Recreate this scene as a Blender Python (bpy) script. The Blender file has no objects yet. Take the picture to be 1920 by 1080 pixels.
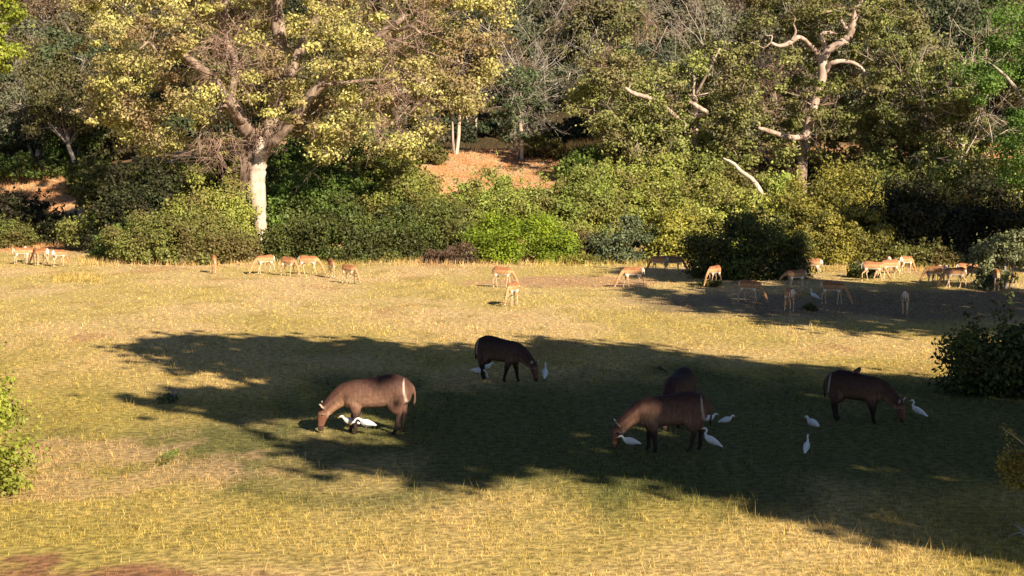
import bpy, math, random
import numpy as np
from mathutils import Vector

# ------------------------------------------------------------------ camera, world, sun, exposure
SC = bpy.context.scene
COL = SC.collection
F, H = 3400.0, 5.9
PITCH = math.atan(279 / F)
cam_d = bpy.data.cameras.new('camera'); cam = bpy.data.objects.new('camera', cam_d); COL.objects.link(cam)
cam.location = (0, 0, H); cam.rotation_euler = (math.pi / 2 - PITCH, 0, 0)
cam_d.sensor_width = 36; cam_d.lens = 36 * F / 1920; cam_d.clip_start = 0.5; cam_d.clip_end = 3000
SC.camera = cam
SUN_EL = math.radians(28)
SHX, SHY = -0.53, 0.848                     # the way shadows fall on the ground
LDIR = np.array([-SHX * math.cos(SUN_EL), -SHY * math.cos(SUN_EL), math.sin(SUN_EL)])  # towards the sun
w = bpy.data.worlds.new("World"); SC.world = w; w.use_nodes = True
nt = w.node_tree; nt.nodes.clear()
sky = nt.nodes.new('ShaderNodeTexSky'); sky.sky_type = 'NISHITA'; sky.sun_disc = False
sky.altitude = 1200; sky.air_density = .7; sky.dust_density = .3; sky.sun_elevation = SUN_EL; sky.sun_rotation = math.atan2(LDIR[0], LDIR[1])
bg = nt.nodes.new('ShaderNodeBackground'); bg.inputs[1].default_value = 0.05
wo = nt.nodes.new('ShaderNodeOutputWorld')
nt.links.new(sky.outputs[0], bg.inputs[0]); nt.links.new(bg.outputs[0], wo.inputs[0])
sl = bpy.data.lights.new('sun', 'SUN'); sl.energy = 5.0; sl.angle = math.radians(0.5); sl.color = (1.0, 0.85, 0.64)
so = bpy.data.objects.new('sun', sl); COL.objects.link(so)
so.rotation_euler = Vector(LDIR).to_track_quat('Z', 'Y').to_euler()
SC.view_settings.view_transform = 'Standard'; SC.view_settings.look = 'None'
SC.view_settings.exposure = 1.1; SC.view_settings.gamma = 1.0
SC.cycles.max_bounces = 5; SC.cycles.diffuse_bounces = 2; SC.cycles.transparent_max_bounces = 4

# ------------------------------------------------------------------ geometry helpers
rng = np.random.default_rng(11)
cp, sp = math.cos(PITCH), math.sin(PITCH)
def ray(px, py):
    a, b = (px - 960) / F, -(py - 540) / F
    return np.array([a, cp + b * sp, -sp + b * cp])
def at(px, py, Y):
    d = ray(px, py); return np.array([0, 0, H]) + d * (Y / d[1])
def smooth(t): t = np.clip(t, 0, 1); return t * t * (3 - 2 * t)
HT = np.array([0, 4, 8, 13, 24, 38, 60, 100, 140, 210, 400, 1500.])
HZ = np.array([0, .4, 1.6, 3.4, 5.3, 6.0, 9.0, 17, 27, 46, 85, 120.])
def terr(x, y):
    x = np.asarray(x, float); y = np.asarray(y, float)
    base = 91 + 11 * smooth((-20 - x) / 6)
    t = y - base
    z = np.interp(t, HT, HZ)
    k = smooth(t / 12)
    z = z + k * (0.22 * np.sin(x * .45 + 1.3) * np.cos(y * .38) + .3 * np.sin(x * .13 + y * .09))
    return z
def on_ground(px, py):
    d = ray(px, py); o = np.array([0, 0, H])
    for s in np.arange(18, 320, .25):
        p = o + d * s
        if p[2] <= terr(p[0], p[1]):
            if p[1] < 88: p = o + d * (-H / d[2])
            return p
    return p
def project(P):
    P = np.atleast_2d(P); x, y, z = P[:, 0], P[:, 1], P[:, 2] - H
    dep = y * cp - z * sp; up = y * sp + z * cp
    return 960 + F * x / dep, 540 - F * up / dep, dep
def inpoly(px, py, poly):
    px = np.asarray(px); py = np.asarray(py); r = np.zeros(px.shape, bool); n = len(poly)
    for i in range(n):
        x0, y0 = poly[i]; x1, y1 = poly[(i + 1) % n]
        if y0 == y1: continue
        c = ((y0 > py) != (y1 > py)) & (px < (x1 - x0) * (py - y0) / (y1 - y0) + x0)
        r ^= c
    return r
def mk_mesh(name, V, FL, mat=None, sm=False):
    me = bpy.data.meshes.new(name)
    V = np.asarray(V, np.float32).reshape(-1, 3)
    me.vertices.add(len(V)); me.vertices.foreach_set('co', V.ravel())
    loops = np.concatenate([f.ravel() for f in FL]).astype(np.int32)
    tot = np.concatenate([np.full(len(f), f.shape[1], np.int32) for f in FL])
    st = np.concatenate([[0], np.cumsum(tot)[:-1]]).astype(np.int32)
    me.loops.add(len(loops)); me.loops.foreach_set('vertex_index', loops)
    me.polygons.add(len(tot)); me.polygons.foreach_set('loop_start', st); me.polygons.foreach_set('loop_total', tot)
    if sm: me.polygons.foreach_set('use_smooth', np.ones(len(tot), bool))
    me.update(calc_edges=True)
    if mat: me.materials.append(mat)
    return me
def link(name, data, parent=None, loc=(0, 0, 0), rz=0, sc=1):
    o = bpy.data.objects.new(name, data); COL.objects.link(o); o.parent = parent
    o.location = loc; o.rotation_euler = (0, 0, rz); o.scale = (sc,) * 3 if not hasattr(sc, '__len__') else sc
    return o
def tag(o, label=None, cat=None, group=None, kind=None):
    if label: o['label'] = label
    if cat: o['category'] = cat
    if group: o['group'] = group
    if kind: o['kind'] = kind
    return o
class MB:
    def __init__(s): s.V = []; s.F = []; s.n = 0
    def add(s, V, FL):
        s.V.append(np.asarray(V, float)); s.F += [f + s.n for f in FL]; s.n += len(V)
    def tube(s, P, R, sides=7, jit=0.0, r=None):
        P = np.asarray(P, float); n = len(P); R = np.asarray(R, float)
        T = np.gradient(P, axis=0); T /= np.linalg.norm(T, axis=1)[:, None] + 1e-9
        ref = np.array([0.3, 1, 0.1]) if abs(T[0] @ np.array([0, 1, 0])) < .8 else np.array([1, 0, 0.2])
        A = np.cross(T, ref); A /= np.linalg.norm(A, axis=1)[:, None]; B = np.cross(T, A)
        th = np.arange(sides) / sides * 2 * math.pi
        rad = R[:, None] * (1 + jit * (r.normal(size=(n, sides)) if r is not None else 0))
        V = P[:, None] + rad[:, :, None] * (np.cos(th)[None, :, None] * A[:, None] + np.sin(th)[None, :, None] * B[:, None])
        V = V.reshape(-1, 3); i = np.arange(n - 1)[:, None] * sides; j = np.arange(sides)[None]; k = (j + 1) % sides
        Q = np.stack([i + j, i + k, i + sides + k, i + sides + j], -1).reshape(-1, 4)
        s.add(V, [Q, np.arange(sides)[None, ::-1], (np.arange(sides) + (n - 1) * sides)[None]])
    def leaves(s, C, N, size, r, asp=.55):
        n = len(C)
        N = N / (np.linalg.norm(N, axis=1)[:, None] + 1e-9)
        t = r.normal(size=(n, 3)); U = np.cross(N, t); U /= np.linalg.norm(U, axis=1)[:, None] + 1e-9; W = np.cross(N, U)
        l = size * (.65 + .7 * r.random(n))[:, None] * .5; wd = l * asp * (.8 + .5 * r.random(n))[:, None]
        V = np.stack([C - U * l, C + W * wd - U * l * .15 + N * l * .12, C + U * l, C - W * wd - U * l * .15 + N * l * .12], 1).reshape(-1, 3)
        s.add(V, [np.arange(4 * n).reshape(-1, 4)])
    def build(s, name, mat, parent=None, sm=False, **k):
        return link(name, mk_mesh(name, np.concatenate(s.V), s.F, mat, sm), parent, **k)
def curve(P, n=6):
    P = np.asarray(P, float); m = len(P)
    if m < 3: 
        t = np.linspace(0, 1, n + 1)[:, None]; return P[0] * (1 - t) + P[-1] * t
    out = []
    Q = np.vstack([2 * P[0] - P[1], P, 2 * P[-1] - P[-2]])
    for i in range(m - 1):
        a, b, c, d = Q[i:i + 4]
        for t in np.linspace(0, 1, n, endpoint=False):
            out.append(.5 * ((2 * b) + (-a + c) * t + (2 * a - 5 * b + 4 * c - d) * t * t + (-a + 3 * b - 3 * c + d) * t ** 3))
    out.append(P[-1]); return np.array(out)

# ------------------------------------------------------------------ materials
def nmat(name):
    m = bpy.data.materials.new(name); m.use_nodes = True; t = m.node_tree; t.nodes.clear(); return m, t, t.nodes, t.links
def ramp(nodes, cols, interp='LINEAR'):
    r = nodes.new('ShaderNodeValToRGB'); cr = r.color_ramp; cr.interpolation = interp
    n = len(cols)
    while len(cr.elements) < n: cr.elements.new(0.5)
    for i, c in enumerate(cols):
        p = i / (n - 1) if len(c) == 3 else c[3]
        cr.elements[i].position = p; cr.elements[i].color = (*c[:3], 1)
    return r
def leaf_mat(name, cols, dull, trans=.18, scale=.5, tint=.25):
    m, t, N, L = nmat(name)
    g = N.new('ShaderNodeNewGeometry'); oi = N.new('ShaderNodeObjectInfo'); tc = N.new('ShaderNodeTexCoord')
    r = ramp(N, cols); L.new(g.outputs['Random Per Island'], r.inputs[0])
    nz = N.new('ShaderNodeTexNoise'); nz.inputs['Scale'].default_value = scale; nz.inputs['Detail'].default_value = 3
    L.new(tc.outputs['Object'], nz.inputs['Vector'])
    mr = N.new('ShaderNodeMapRange'); mr.inputs[1].default_value = .42; mr.inputs[2].default_value = .62; L.new(nz.outputs[0], mr.inputs[0])
    mx = N.new('ShaderNodeMix'); mx.data_type = 'RGBA'; mx.inputs[7].default_value = (*dull, 1)
    L.new(mr.outputs[0], mx.inputs[0]); L.new(r.outputs[0], mx.inputs[6])
    hs = N.new('ShaderNodeHueSaturation'); L.new(mx.outputs[2], hs.inputs['Color'])
    v = N.new('ShaderNodeMapRange'); v.inputs[3].default_value = 1 - tint; v.inputs[4].default_value = 1 + tint; L.new(oi.outputs['Random'], v.inputs[0]); L.new(v.outputs[0], hs.inputs['Value'])
    hm = N.new('ShaderNodeMath'); hm.operation = 'MULTIPLY'; hm.inputs[1].default_value = 7.31; L.new(oi.outputs['Random'], hm.inputs[0])
    hf = N.new('ShaderNodeMath'); hf.operation = 'FRACT'; L.new(hm.outputs[0], hf.inputs[0])
    h2 = N.new('ShaderNodeMapRange'); h2.inputs[3].default_value = .485; h2.inputs[4].default_value = .512; L.new(hf.outputs[0], h2.inputs[0]); L.new(h2.outputs[0], hs.inputs['Hue'])
    b = N.new('ShaderNodeBsdfPrincipled'); b.inputs['Roughness'].default_value = .55; b.inputs['Specular IOR Level'].default_value = .25
    tr = N.new('ShaderNodeBsdfTranslucent'); ms = N.new('ShaderNodeMixShader'); ms.inputs[0].default_value = trans
    o = N.new('ShaderNodeOutputMaterial')
    L.new(hs.outputs[0], b.inputs['Base Color']); L.new(hs.outputs[0], tr.inputs[0])
    L.new(b.outputs[0], ms.inputs[1]); L.new(tr.outputs[0], ms.inputs[2]); L.new(ms.outputs[0], o.inputs[0])
    return m
def bark_mat(name, a, b_, c=None, sc=3.0):
    m, t, N, L = nmat(name)
    tc = N.new('ShaderNodeTexCoord'); mp = N.new('ShaderNodeMapping'); mp.inputs['Scale'].default_value = (1, 1, .3); L.new(tc.outputs['Object'], mp.inputs[0])
    nz = N.new('ShaderNodeTexNoise'); nz.inputs['Scale'].default_value = sc; nz.inputs['Detail'].default_value = 6; L.new(mp.outputs[0], nz.inputs[0])
    cols = [(*a, .33), (*b_, .5)] + ([(*c, .68)] if c else [])
    r = ramp(N, cols); L.new(nz.outputs[0], r.inputs[0])
    b = N.new('ShaderNodeBsdfPrincipled'); b.inputs['Roughness'].default_value = .85; b.inputs['Specular IOR Level'].default_value = .15
    bp = N.new('ShaderNodeBump'); bp.inputs['Strength'].default_value = .6; bp.inputs['Distance'].default_value = .05; L.new(nz.outputs[0], bp.inputs['Height'])
    o = N.new('ShaderNodeOutputMaterial')
    L.new(r.outputs[0], b.inputs['Base Color']); L.new(bp.outputs[0], b.inputs['Normal']); L.new(b.outputs[0], o.inputs[0]); return m
def flat_mat(name, c, rough=.6, spec=.3):
    m, t, N, L = nmat(name)
    tc = N.new('ShaderNodeTexCoord'); nz = N.new('ShaderNodeTexNoise'); nz.inputs['Scale'].default_value = 40; L.new(tc.outputs['Object'], nz.inputs[0])
    r = ramp(N, [tuple(.75 * x for x in c), c]); L.new(nz.outputs[0], r.inputs[0])
    b = N.new('ShaderNodeBsdfPrincipled'); b.inputs['Roughness'].default_value = rough; b.inputs['Specular IOR Level'].default_value = spec
    o = N.new('ShaderNodeOutputMaterial'); L.new(r.outputs[0], b.inputs['Base Color']); L.new(b.outputs[0], o.inputs[0]); return m
def coat_mat(name, rough=.7):
    m, t, N, L = nmat(name)
    a = N.new('ShaderNodeAttribute'); a.attribute_name = 'coat'
    tc = N.new('ShaderNodeTexCoord'); mp = N.new('ShaderNodeMapping'); mp.inputs['Scale'].default_value = (1, 1, .45); L.new(tc.outputs['Object'], mp.inputs[0])
    nz = N.new('ShaderNodeTexNoise'); nz.inputs['Scale'].default_value = 22; nz.inputs['Detail'].default_value = 8; L.new(mp.outputs[0], nz.inputs[0])
    mr = N.new('ShaderNodeMapRange'); mr.inputs[1].default_value = .3; mr.inputs[2].default_value = .7; mr.inputs[3].default_value = .72; mr.inputs[4].default_value = 1.25; L.new(nz.outputs[0], mr.inputs[0])
    hs = N.new('ShaderNodeHueSaturation'); L.new(a.outputs['Color'], hs.inputs['Color']); L.new(mr.outputs[0], hs.inputs['Value'])
    b = N.new('ShaderNodeBsdfPrincipled'); b.inputs['Roughness'].default_value = rough; b.inputs['Specular IOR Level'].default_value = .2
    bp = N.new('ShaderNodeBump'); bp.inputs['Strength'].default_value = .5; bp.inputs['Distance'].default_value = .01; L.new(nz.outputs[0], bp.inputs['Height'])
    o = N.new('ShaderNodeOutputMaterial'); L.new(hs.outputs[0], b.inputs['Base Color']); L.new(bp.outputs[0], b.inputs['Normal']); L.new(b.outputs[0], o.inputs[0]); return m

def meadow_color(N, L):
    """base colour of turf and soil as a function of world position"""
    g = N.new('ShaderNodeNewGeometry'); P = g.outputs['Position']
    def noise(sc, det=4, stretch=(1, 1, 1), dist=0):
        mp = N.new('ShaderNodeMapping'); mp.inputs['Scale'].default_value = stretch; L.new(P, mp.inputs[0])
        n = N.new('ShaderNodeTexNoise'); n.inputs['Scale'].default_value = sc; n.inputs['Detail'].default_value = det; n.inputs['Distortion'].default_value = dist
        L.new(mp.outputs[0], n.inputs[0]); return n.outputs[0]
    def mrange(v, a, b, c=0, d=1):
        m = N.new('ShaderNodeMapRange'); m.interpolation_type = 'SMOOTHSTEP'
        for i, x in zip((1, 2, 3, 4), (a, b, c, d)): m.inputs[i].default_value = x
        L.new(v, m.inputs[0]); return m.outputs[0]
    def mix(f, a, b):
        m = N.new('ShaderNodeMix'); m.data_type = 'RGBA'
        for s_, v in ((m.inputs[0], f), (m.inputs[6], a), (m.inputs[7], b)):
            if isinstance(v, tuple): s_.default_value = (*v, 1)
            elif isinstance(v, float): s_.default_value = v
            else: L.new(v, s_)
        return m.outputs[2]
    def math_(op, a, b=None):
        m = N.new('ShaderNodeMath'); m.operation = op
        for s_, v in zip(m.inputs, (a, b)):
            if v is None: continue
            if isinstance(v, (int, float)): s_.default_value = v
            else: L.new(v, s_)
        return m.outputs[0]
    sx = N.new('ShaderNodeSeparateXYZ'); L.new(P, sx.inputs[0]); X, Y = sx.outputs[0], sx.outputs[1]
    def spot(cx, cy, rx, ry, n=None, amp=.5):
        a = math_('DIVIDE', math_('SUBTRACT', X, cx), rx); b = math_('DIVIDE', math_('SUBTRACT', Y, cy), ry)
        d = math_('ADD', math_('MULTIPLY', a, a), math_('MULTIPLY', b, b))
        if n is not None: d = math_('ADD', d, math_('MULTIPLY', math_('SUBTRACT', n, .5), 5 * amp))
        return mrange(d, 1.3, .3)
    n1 = noise(.16, 5, (1, .6, 1)); n2 = noise(.9, 5, (1, .5, 1)); n3 = noise(6, 4); n4 = noise(.35, 5, (1, .45, 1), .5)
    far = mrange(Y, 44, 66)
    straw = mix(far, (.60, .435, .18), (.68, .49, .25))
    green = mix(far, (.44, .345, .10), (.57, .44, .165))
    c = mix(mrange(n1, .40, .60), straw, green)
    c = mix(mrange(n2, .5, .68, 0, .5), c, (.34, .265, .08))
    c = mix(mrange(n4, .60, .70, 0, .5), c, (.42, .22, .12))         # bare pinkish soil showing
    # darker green painted into the turf to deepen the tree's shade there
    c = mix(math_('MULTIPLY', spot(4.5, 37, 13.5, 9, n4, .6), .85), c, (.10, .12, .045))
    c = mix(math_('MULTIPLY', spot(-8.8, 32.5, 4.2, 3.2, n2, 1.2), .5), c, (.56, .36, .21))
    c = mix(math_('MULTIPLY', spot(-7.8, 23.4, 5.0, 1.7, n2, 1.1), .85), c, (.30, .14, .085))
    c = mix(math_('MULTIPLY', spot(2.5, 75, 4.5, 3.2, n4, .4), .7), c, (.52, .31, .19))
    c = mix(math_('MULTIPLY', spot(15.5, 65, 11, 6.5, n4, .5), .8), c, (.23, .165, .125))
    # dry edge of soil in front of the bushes, the earth bank and the leaf-littered hill
    bank = mrange(Y, 93, 97)
    bankc = mix(mrange(n2, .42, .62), (.66, .35, .17), (.62, .40, .22))
    c = mix(bank, c, bankc)
    c = mix(mrange(Y, 113, 122), c, (.10, .075, .04))
    c = mix(mrange(noise(11, 3, (1, .6, 1)), .60, .70, 0, .6), c, (.17, .125, .04))
    v = mrange(n3, .3, .7, .6, 1.25)
    hs = N.new('ShaderNodeHueSaturation'); L.new(c, hs.inputs['Color']); L.new(v, hs.inputs['Value'])
    return hs.outputs[0], n3, noise(25, 3)
def ground_mat():
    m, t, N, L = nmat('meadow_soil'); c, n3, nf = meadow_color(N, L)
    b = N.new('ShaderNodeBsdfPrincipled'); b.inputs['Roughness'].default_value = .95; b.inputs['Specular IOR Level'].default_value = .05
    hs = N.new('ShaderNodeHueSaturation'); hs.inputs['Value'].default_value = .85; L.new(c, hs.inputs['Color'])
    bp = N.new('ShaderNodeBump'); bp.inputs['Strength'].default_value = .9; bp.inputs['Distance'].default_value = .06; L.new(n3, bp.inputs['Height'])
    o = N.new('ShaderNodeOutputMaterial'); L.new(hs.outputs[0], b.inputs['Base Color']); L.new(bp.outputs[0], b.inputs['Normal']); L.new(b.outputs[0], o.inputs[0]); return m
def grass_mat():
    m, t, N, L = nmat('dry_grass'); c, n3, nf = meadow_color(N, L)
    g = N.new('ShaderNodeNewGeometry'); r = ramp(N, [(.38, .36, .30), (.8, .78, .7), (1.2, 1.15, 1.0), (1.5, 1.5, 1.4)]); L.new(g.outputs['Random Per Island'], r.inputs[0])
    mx = N.new('ShaderNodeMix'); mx.data_type = 'RGBA'; mx.blend_type = 'MULTIPLY'; mx.inputs[0].default_value = 1; L.new(c, mx.inputs[6]); L.new(r.outputs[0], mx.inputs[7])
    b = N.new('ShaderNodeBsdfDiffuse'); tr = N.new('ShaderNodeBsdfTranslucent'); ms = N.new('ShaderNodeMixShader'); ms.inputs[0].default_value = .25
    o = N.new('ShaderNodeOutputMaterial'); L.new(mx.outputs[2], b.inputs[0]); L.new(mx.outputs[2], tr.inputs[0]); L.new(b.outputs[0], ms.inputs[1]); L.new(tr.outputs[0], ms.inputs[2]); L.new(ms.outputs[0], o.inputs[0]); return m

PAL = {
 'gold_tree': leaf_mat('yellowing_leaves', [(0.205, 0.186, 0.055), (0.422, 0.389, 0.110), (0.616, 0.580, 0.220), (0.331, 0.331, 0.099)], (0.251, 0.180, 0.094), scale=.35),
 'olive': leaf_mat('olive_leaves', [(0.075, 0.092, 0.022), (0.162, 0.183, 0.042), (0.250, 0.260, 0.072)], (0.125, 0.106, 0.034)),
 'mopane': leaf_mat('olive_green_leaves', [(0.121, 0.155, 0.038), (0.260, 0.299, 0.075), (0.432, 0.453, 0.158)], (0.224, 0.193, 0.084), scale=.4),
 'vine': leaf_mat('light_vine_leaves', [(0.170, 0.214, 0.037), (0.296, 0.345, 0.067), (0.423, 0.460, 0.111)], (0.225, 0.205, 0.061), scale=.7),
 'gold': leaf_mat('golden_bush_leaves', [(0.166, 0.162, 0.024), (0.309, 0.280, 0.049), (0.428, 0.373, 0.086)], (0.155, 0.149, 0.037), scale=.6),
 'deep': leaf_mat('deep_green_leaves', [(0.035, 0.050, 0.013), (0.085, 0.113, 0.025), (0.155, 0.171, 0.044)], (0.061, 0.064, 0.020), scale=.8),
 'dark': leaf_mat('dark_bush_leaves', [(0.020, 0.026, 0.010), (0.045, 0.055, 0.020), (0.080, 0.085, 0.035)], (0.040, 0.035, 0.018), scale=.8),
 'green': leaf_mat('green_bush_leaves', [(0.062, 0.114, 0.021), (0.123, 0.200, 0.035), (0.198, 0.272, 0.059)], (0.093, 0.114, 0.030), scale=.7),
 'bright': leaf_mat('bright_green_leaves', [(0.140, 0.204, 0.015), (0.244, 0.339, 0.024), (0.383, 0.434, 0.050)], (0.158, 0.216, 0.023), scale=.9, trans=.3),
 'lime': leaf_mat('lime_leaves', [(0.198, 0.271, 0.024), (0.370, 0.444, 0.060), (0.519, 0.542, 0.108)], (0.222, 0.246, 0.036), scale=.9, trans=.3),
 'blue': leaf_mat('grey_green_leaves', [(0.065, 0.085, 0.039), (0.143, 0.169, 0.078), (0.286, 0.312, 0.182)], (0.078, 0.098, 0.046), scale=.7),
 'pale_green': leaf_mat('pale_green_leaves', [(.12, .16, .06), (.24, .28, .12), (.44, .47, .28)], (.15, .18, .08), scale=.9),
 'feather': leaf_mat('feathery_green_leaves', [(.09, .16, .02), (.16, .26, .045), (.26, .36, .08)], (.09, .15, .03), scale=.6, trans=.3),
 'brown': leaf_mat('dry_brown_leaves', [(.10, .06, .035), (.17, .10, .06), (.22, .15, .09)], (.09, .06, .04), scale=.7),
 'h_grey': leaf_mat('hillside_grey_green_leaves', [(0.086, 0.096, 0.057), (0.166, 0.174, 0.101), (0.253, 0.258, 0.162)], (0.135, 0.112, 0.074), scale=.3, tint=.3),
 'h_olive': leaf_mat('hillside_olive_leaves', [(0.082, 0.096, 0.030), (0.164, 0.169, 0.058), (0.238, 0.228, 0.097)], (0.119, 0.096, 0.048), scale=.3, tint=.3),
 'h_dark': leaf_mat('hillside_dark_leaves', [(0.039, 0.058, 0.026), (0.077, 0.103, 0.046), (0.119, 0.145, 0.065)], (0.056, 0.063, 0.036), scale=.3, tint=.3),
 'h_brown': leaf_mat('hillside_brown_leaves', [(0.139, 0.093, 0.057), (0.213, 0.143, 0.088), (0.276, 0.205, 0.129)], (0.125, 0.093, 0.065), scale=.3, tint=.3),
}
BARK = {
 'pale': bark_mat('pale_bark', (.36, .27, .22), (.56, .45, .37), (.66, .56, .48), 2.2),
 'limb': bark_mat('limb_bark', (.12, .08, .06), (.26, .19, .15), (.40, .31, .25), 3.5),
 'pink': bark_mat('pinkish_bark', (.22, .15, .12), (.44, .33, .27), (.58, .47, .41), 3),
 'brown': bark_mat('brown_bark', (.07, .045, .035), (.19, .13, .10), (.34, .25, .21), 4),
 'grey': bark_mat('grey_bark', (.16, .13, .11), (.32, .28, .24), (.45, .4, .34), 4),
 'twig': bark_mat('dry_twigs', (.15, .09, .07), (.30, .2, .16), (.40, .29, .24), 4),
}

# ------------------------------------------------------------------ ground
def axis(dense, lo, hi, step):
    a = np.arange(dense[0], dense[1] + step, step)
    l = -np.geomspace(1, abs(lo - dense[0]) + 1, 14)[1:][::-1] + 1 + dense[0]
    r = np.geomspace(1, hi - dense[1] + 1, 14)[1:] - 1 + dense[1]
    return np.concatenate([l, a, r])
xs = axis((-58, 58), -900, 900, .9); ys = axis((12, 225), -400, 1400, .9)
XX, YY = np.meshgrid(xs, ys); ZZ = terr(XX, YY)
nx, ny = len(xs), len(ys); i = np.arange(ny - 1)[:, None] * nx; j = np.arange(nx - 1)[None]
Q = np.stack([i + j, i + j + 1, i + nx + j + 1, i + nx + j], -1).reshape(-1, 4)
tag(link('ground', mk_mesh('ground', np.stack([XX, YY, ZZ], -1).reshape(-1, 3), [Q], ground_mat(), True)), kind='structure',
    label='dry grass clearing rising behind into an orange earth bank and wooded hill')

GM = grass_mat()
def grass_field():
    r = np.random.default_rng(5); V = []; n = 150000
    d = 22.5 * (98 / 22.5) ** r.random(n); x = (r.random(n) * 2 - 1) * .36 * d
    # clumpy: keep by low-frequency noise
    k = np.sin(x * 1.7 + 2 * np.sin(d * .9)) * np.cos(d * 1.3 + 1.5 * np.sin(x * .8)) + np.sin(x * .5 + 1) * np.cos(d * .37)
    keep = r.random(n) < np.clip(.66 + .28 * k, .22, 1)
    keep &= ~((((x + 7.6) / 6.2) ** 2 + ((d - 24.6) / 1.3) ** 2 < 1) & (r.random(n) < .85))
    x, d = x[keep], d[keep]; n = len(x)
    nb = 3
    x = np.repeat(x, nb) + r.normal(size=n * nb) * .02; d = np.repeat(d, nb) + r.normal(size=n * nb) * .03; n *= nb
    z = terr(x, d); h = r.gamma(5, .0088, n) * (1 + .25 * np.sin(x * .6) * np.cos(d * .4)); wd = (.004 + .00030 * d) * (.6 + .8 * r.random(n))
    th = r.random(n) * math.pi; ux, uy = np.cos(th), np.sin(th) * .5
    lean = r.normal(size=(n, 2)) * .45 * h[:, None]
    A = np.stack([x - ux * wd / 2, d - uy * wd / 2, z - .005], 1); B = np.stack([x + ux * wd / 2, d + uy * wd / 2, z - .005], 1)
    C = np.stack([x + lean[:, 0], d + lean[:, 1], z + h], 1)
    V = np.stack([A, B, C], 1).reshape(-1, 3)
    return mk_mesh('grass', V, [np.arange(3 * n).reshape(-1, 3)], GM)
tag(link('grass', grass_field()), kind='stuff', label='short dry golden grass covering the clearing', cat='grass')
def tall_grass():
    """dry tussocks along the foot of the bushes, on the bank and a few stalks in the clearing"""
    r = np.random.default_rng(6); P = []
    for px0, px1, py0, py1, n, h in [(150, 1300, 484, 499, 1500, .28), (820, 1060, 262, 345, 900, .2), (0, 260, 330, 380, 500, .35), (1500, 1900, 500, 510, 300, .25), (0, 200, 455, 468, 220, .25),
                                     (1240, 1560, 925, 1005, 30, .22), (100, 1900, 560, 1075, 500, .2), (1060, 1160, 260, 300, 500, .4), (100, 190, 517, 530, 260, .2)]:
        for _ in range(n):
            g = on_ground(px0 + r.random() * (px1 - px0), py0 + r.random() * (py1 - py0)) if py0 < 480 else None
            if g is None:
                dd = ray(px0 + r.random() * (px1 - px0), py0 + r.random() * (py1 - py0)); g = np.array([0, 0, H]) + dd * (-H / dd[2]); g[2] = terr(g[0], g[1])
            for q in range(6): P.append((*(g + r.normal(size=3) * [.07, .07, 0]), h * (.5 + .8 * r.random())))
    P = np.array(P); n = len(P); h = P[:, 3]; C = P[:, :3]; wd = .004 + .00022 * P[:, 1]
    th = r.random(n) * math.pi; U = np.stack([np.cos(th), np.sin(th), 0 * th], 1) * wd[:, None] / 2
    T = C + np.stack([r.normal(size=n) * .3 * h, r.normal(size=n) * .3 * h, h], 1)
    return mk_mesh('grass', np.stack([C - U, C + U, T], 1).reshape(-1, 3), [np.arange(3 * n).reshape(-1, 3)], GM)
tag(link('tall_grass', tall_grass()), kind='stuff', label='taller straw tussocks at the foot of the bushes and on the bank', cat='grass')

# ------------------------------------------------------------------ foliage
def clump_leaves(mb, C, R, n, size, r, asp=.55, up=.25, shell=.5):
    K = len(C); idx = np.repeat(np.arange(K), n)
    d = r.normal(size=(len(idx), 3)); d /= np.linalg.norm(d, axis=1)[:, None]
    rho = shell + (1 - shell) * r.random(len(idx)) ** .7
    rho *= 1 + .28 * r.normal(size=len(idx))
    P = C[idx] + d * R[idx] * rho[:, None]
    N = d * .8 + r.normal(size=d.shape) * .55 + np.array([0, 0, up])
    mb.leaves(P, N, size, r, asp)
def twigs(mb, r, base, direc, length, rad, depth, spread=.6, kids=3, sides=4):
    d = direc / np.linalg.norm(direc); n = 4; P = [base]
    for k in range(n):
        d = d + r.normal(size=3) * .16; d /= np.linalg.norm(d); P.append(P[-1] + d * length / n)
    mb.tube(P, np.linspace(rad, rad * .5, n + 1), sides)
    if depth > 0:
        for k in range(kids):
            b = P[1 + int(r.integers(0, n))]; dd = d + r.normal(size=3) * spread; dd[2] += .12
            twigs(mb, r, b, dd, length * (.55 + .3 * r.random()), rad * .5, depth - 1, spread, kids, sides)
N_ = dict(k=0)
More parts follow.
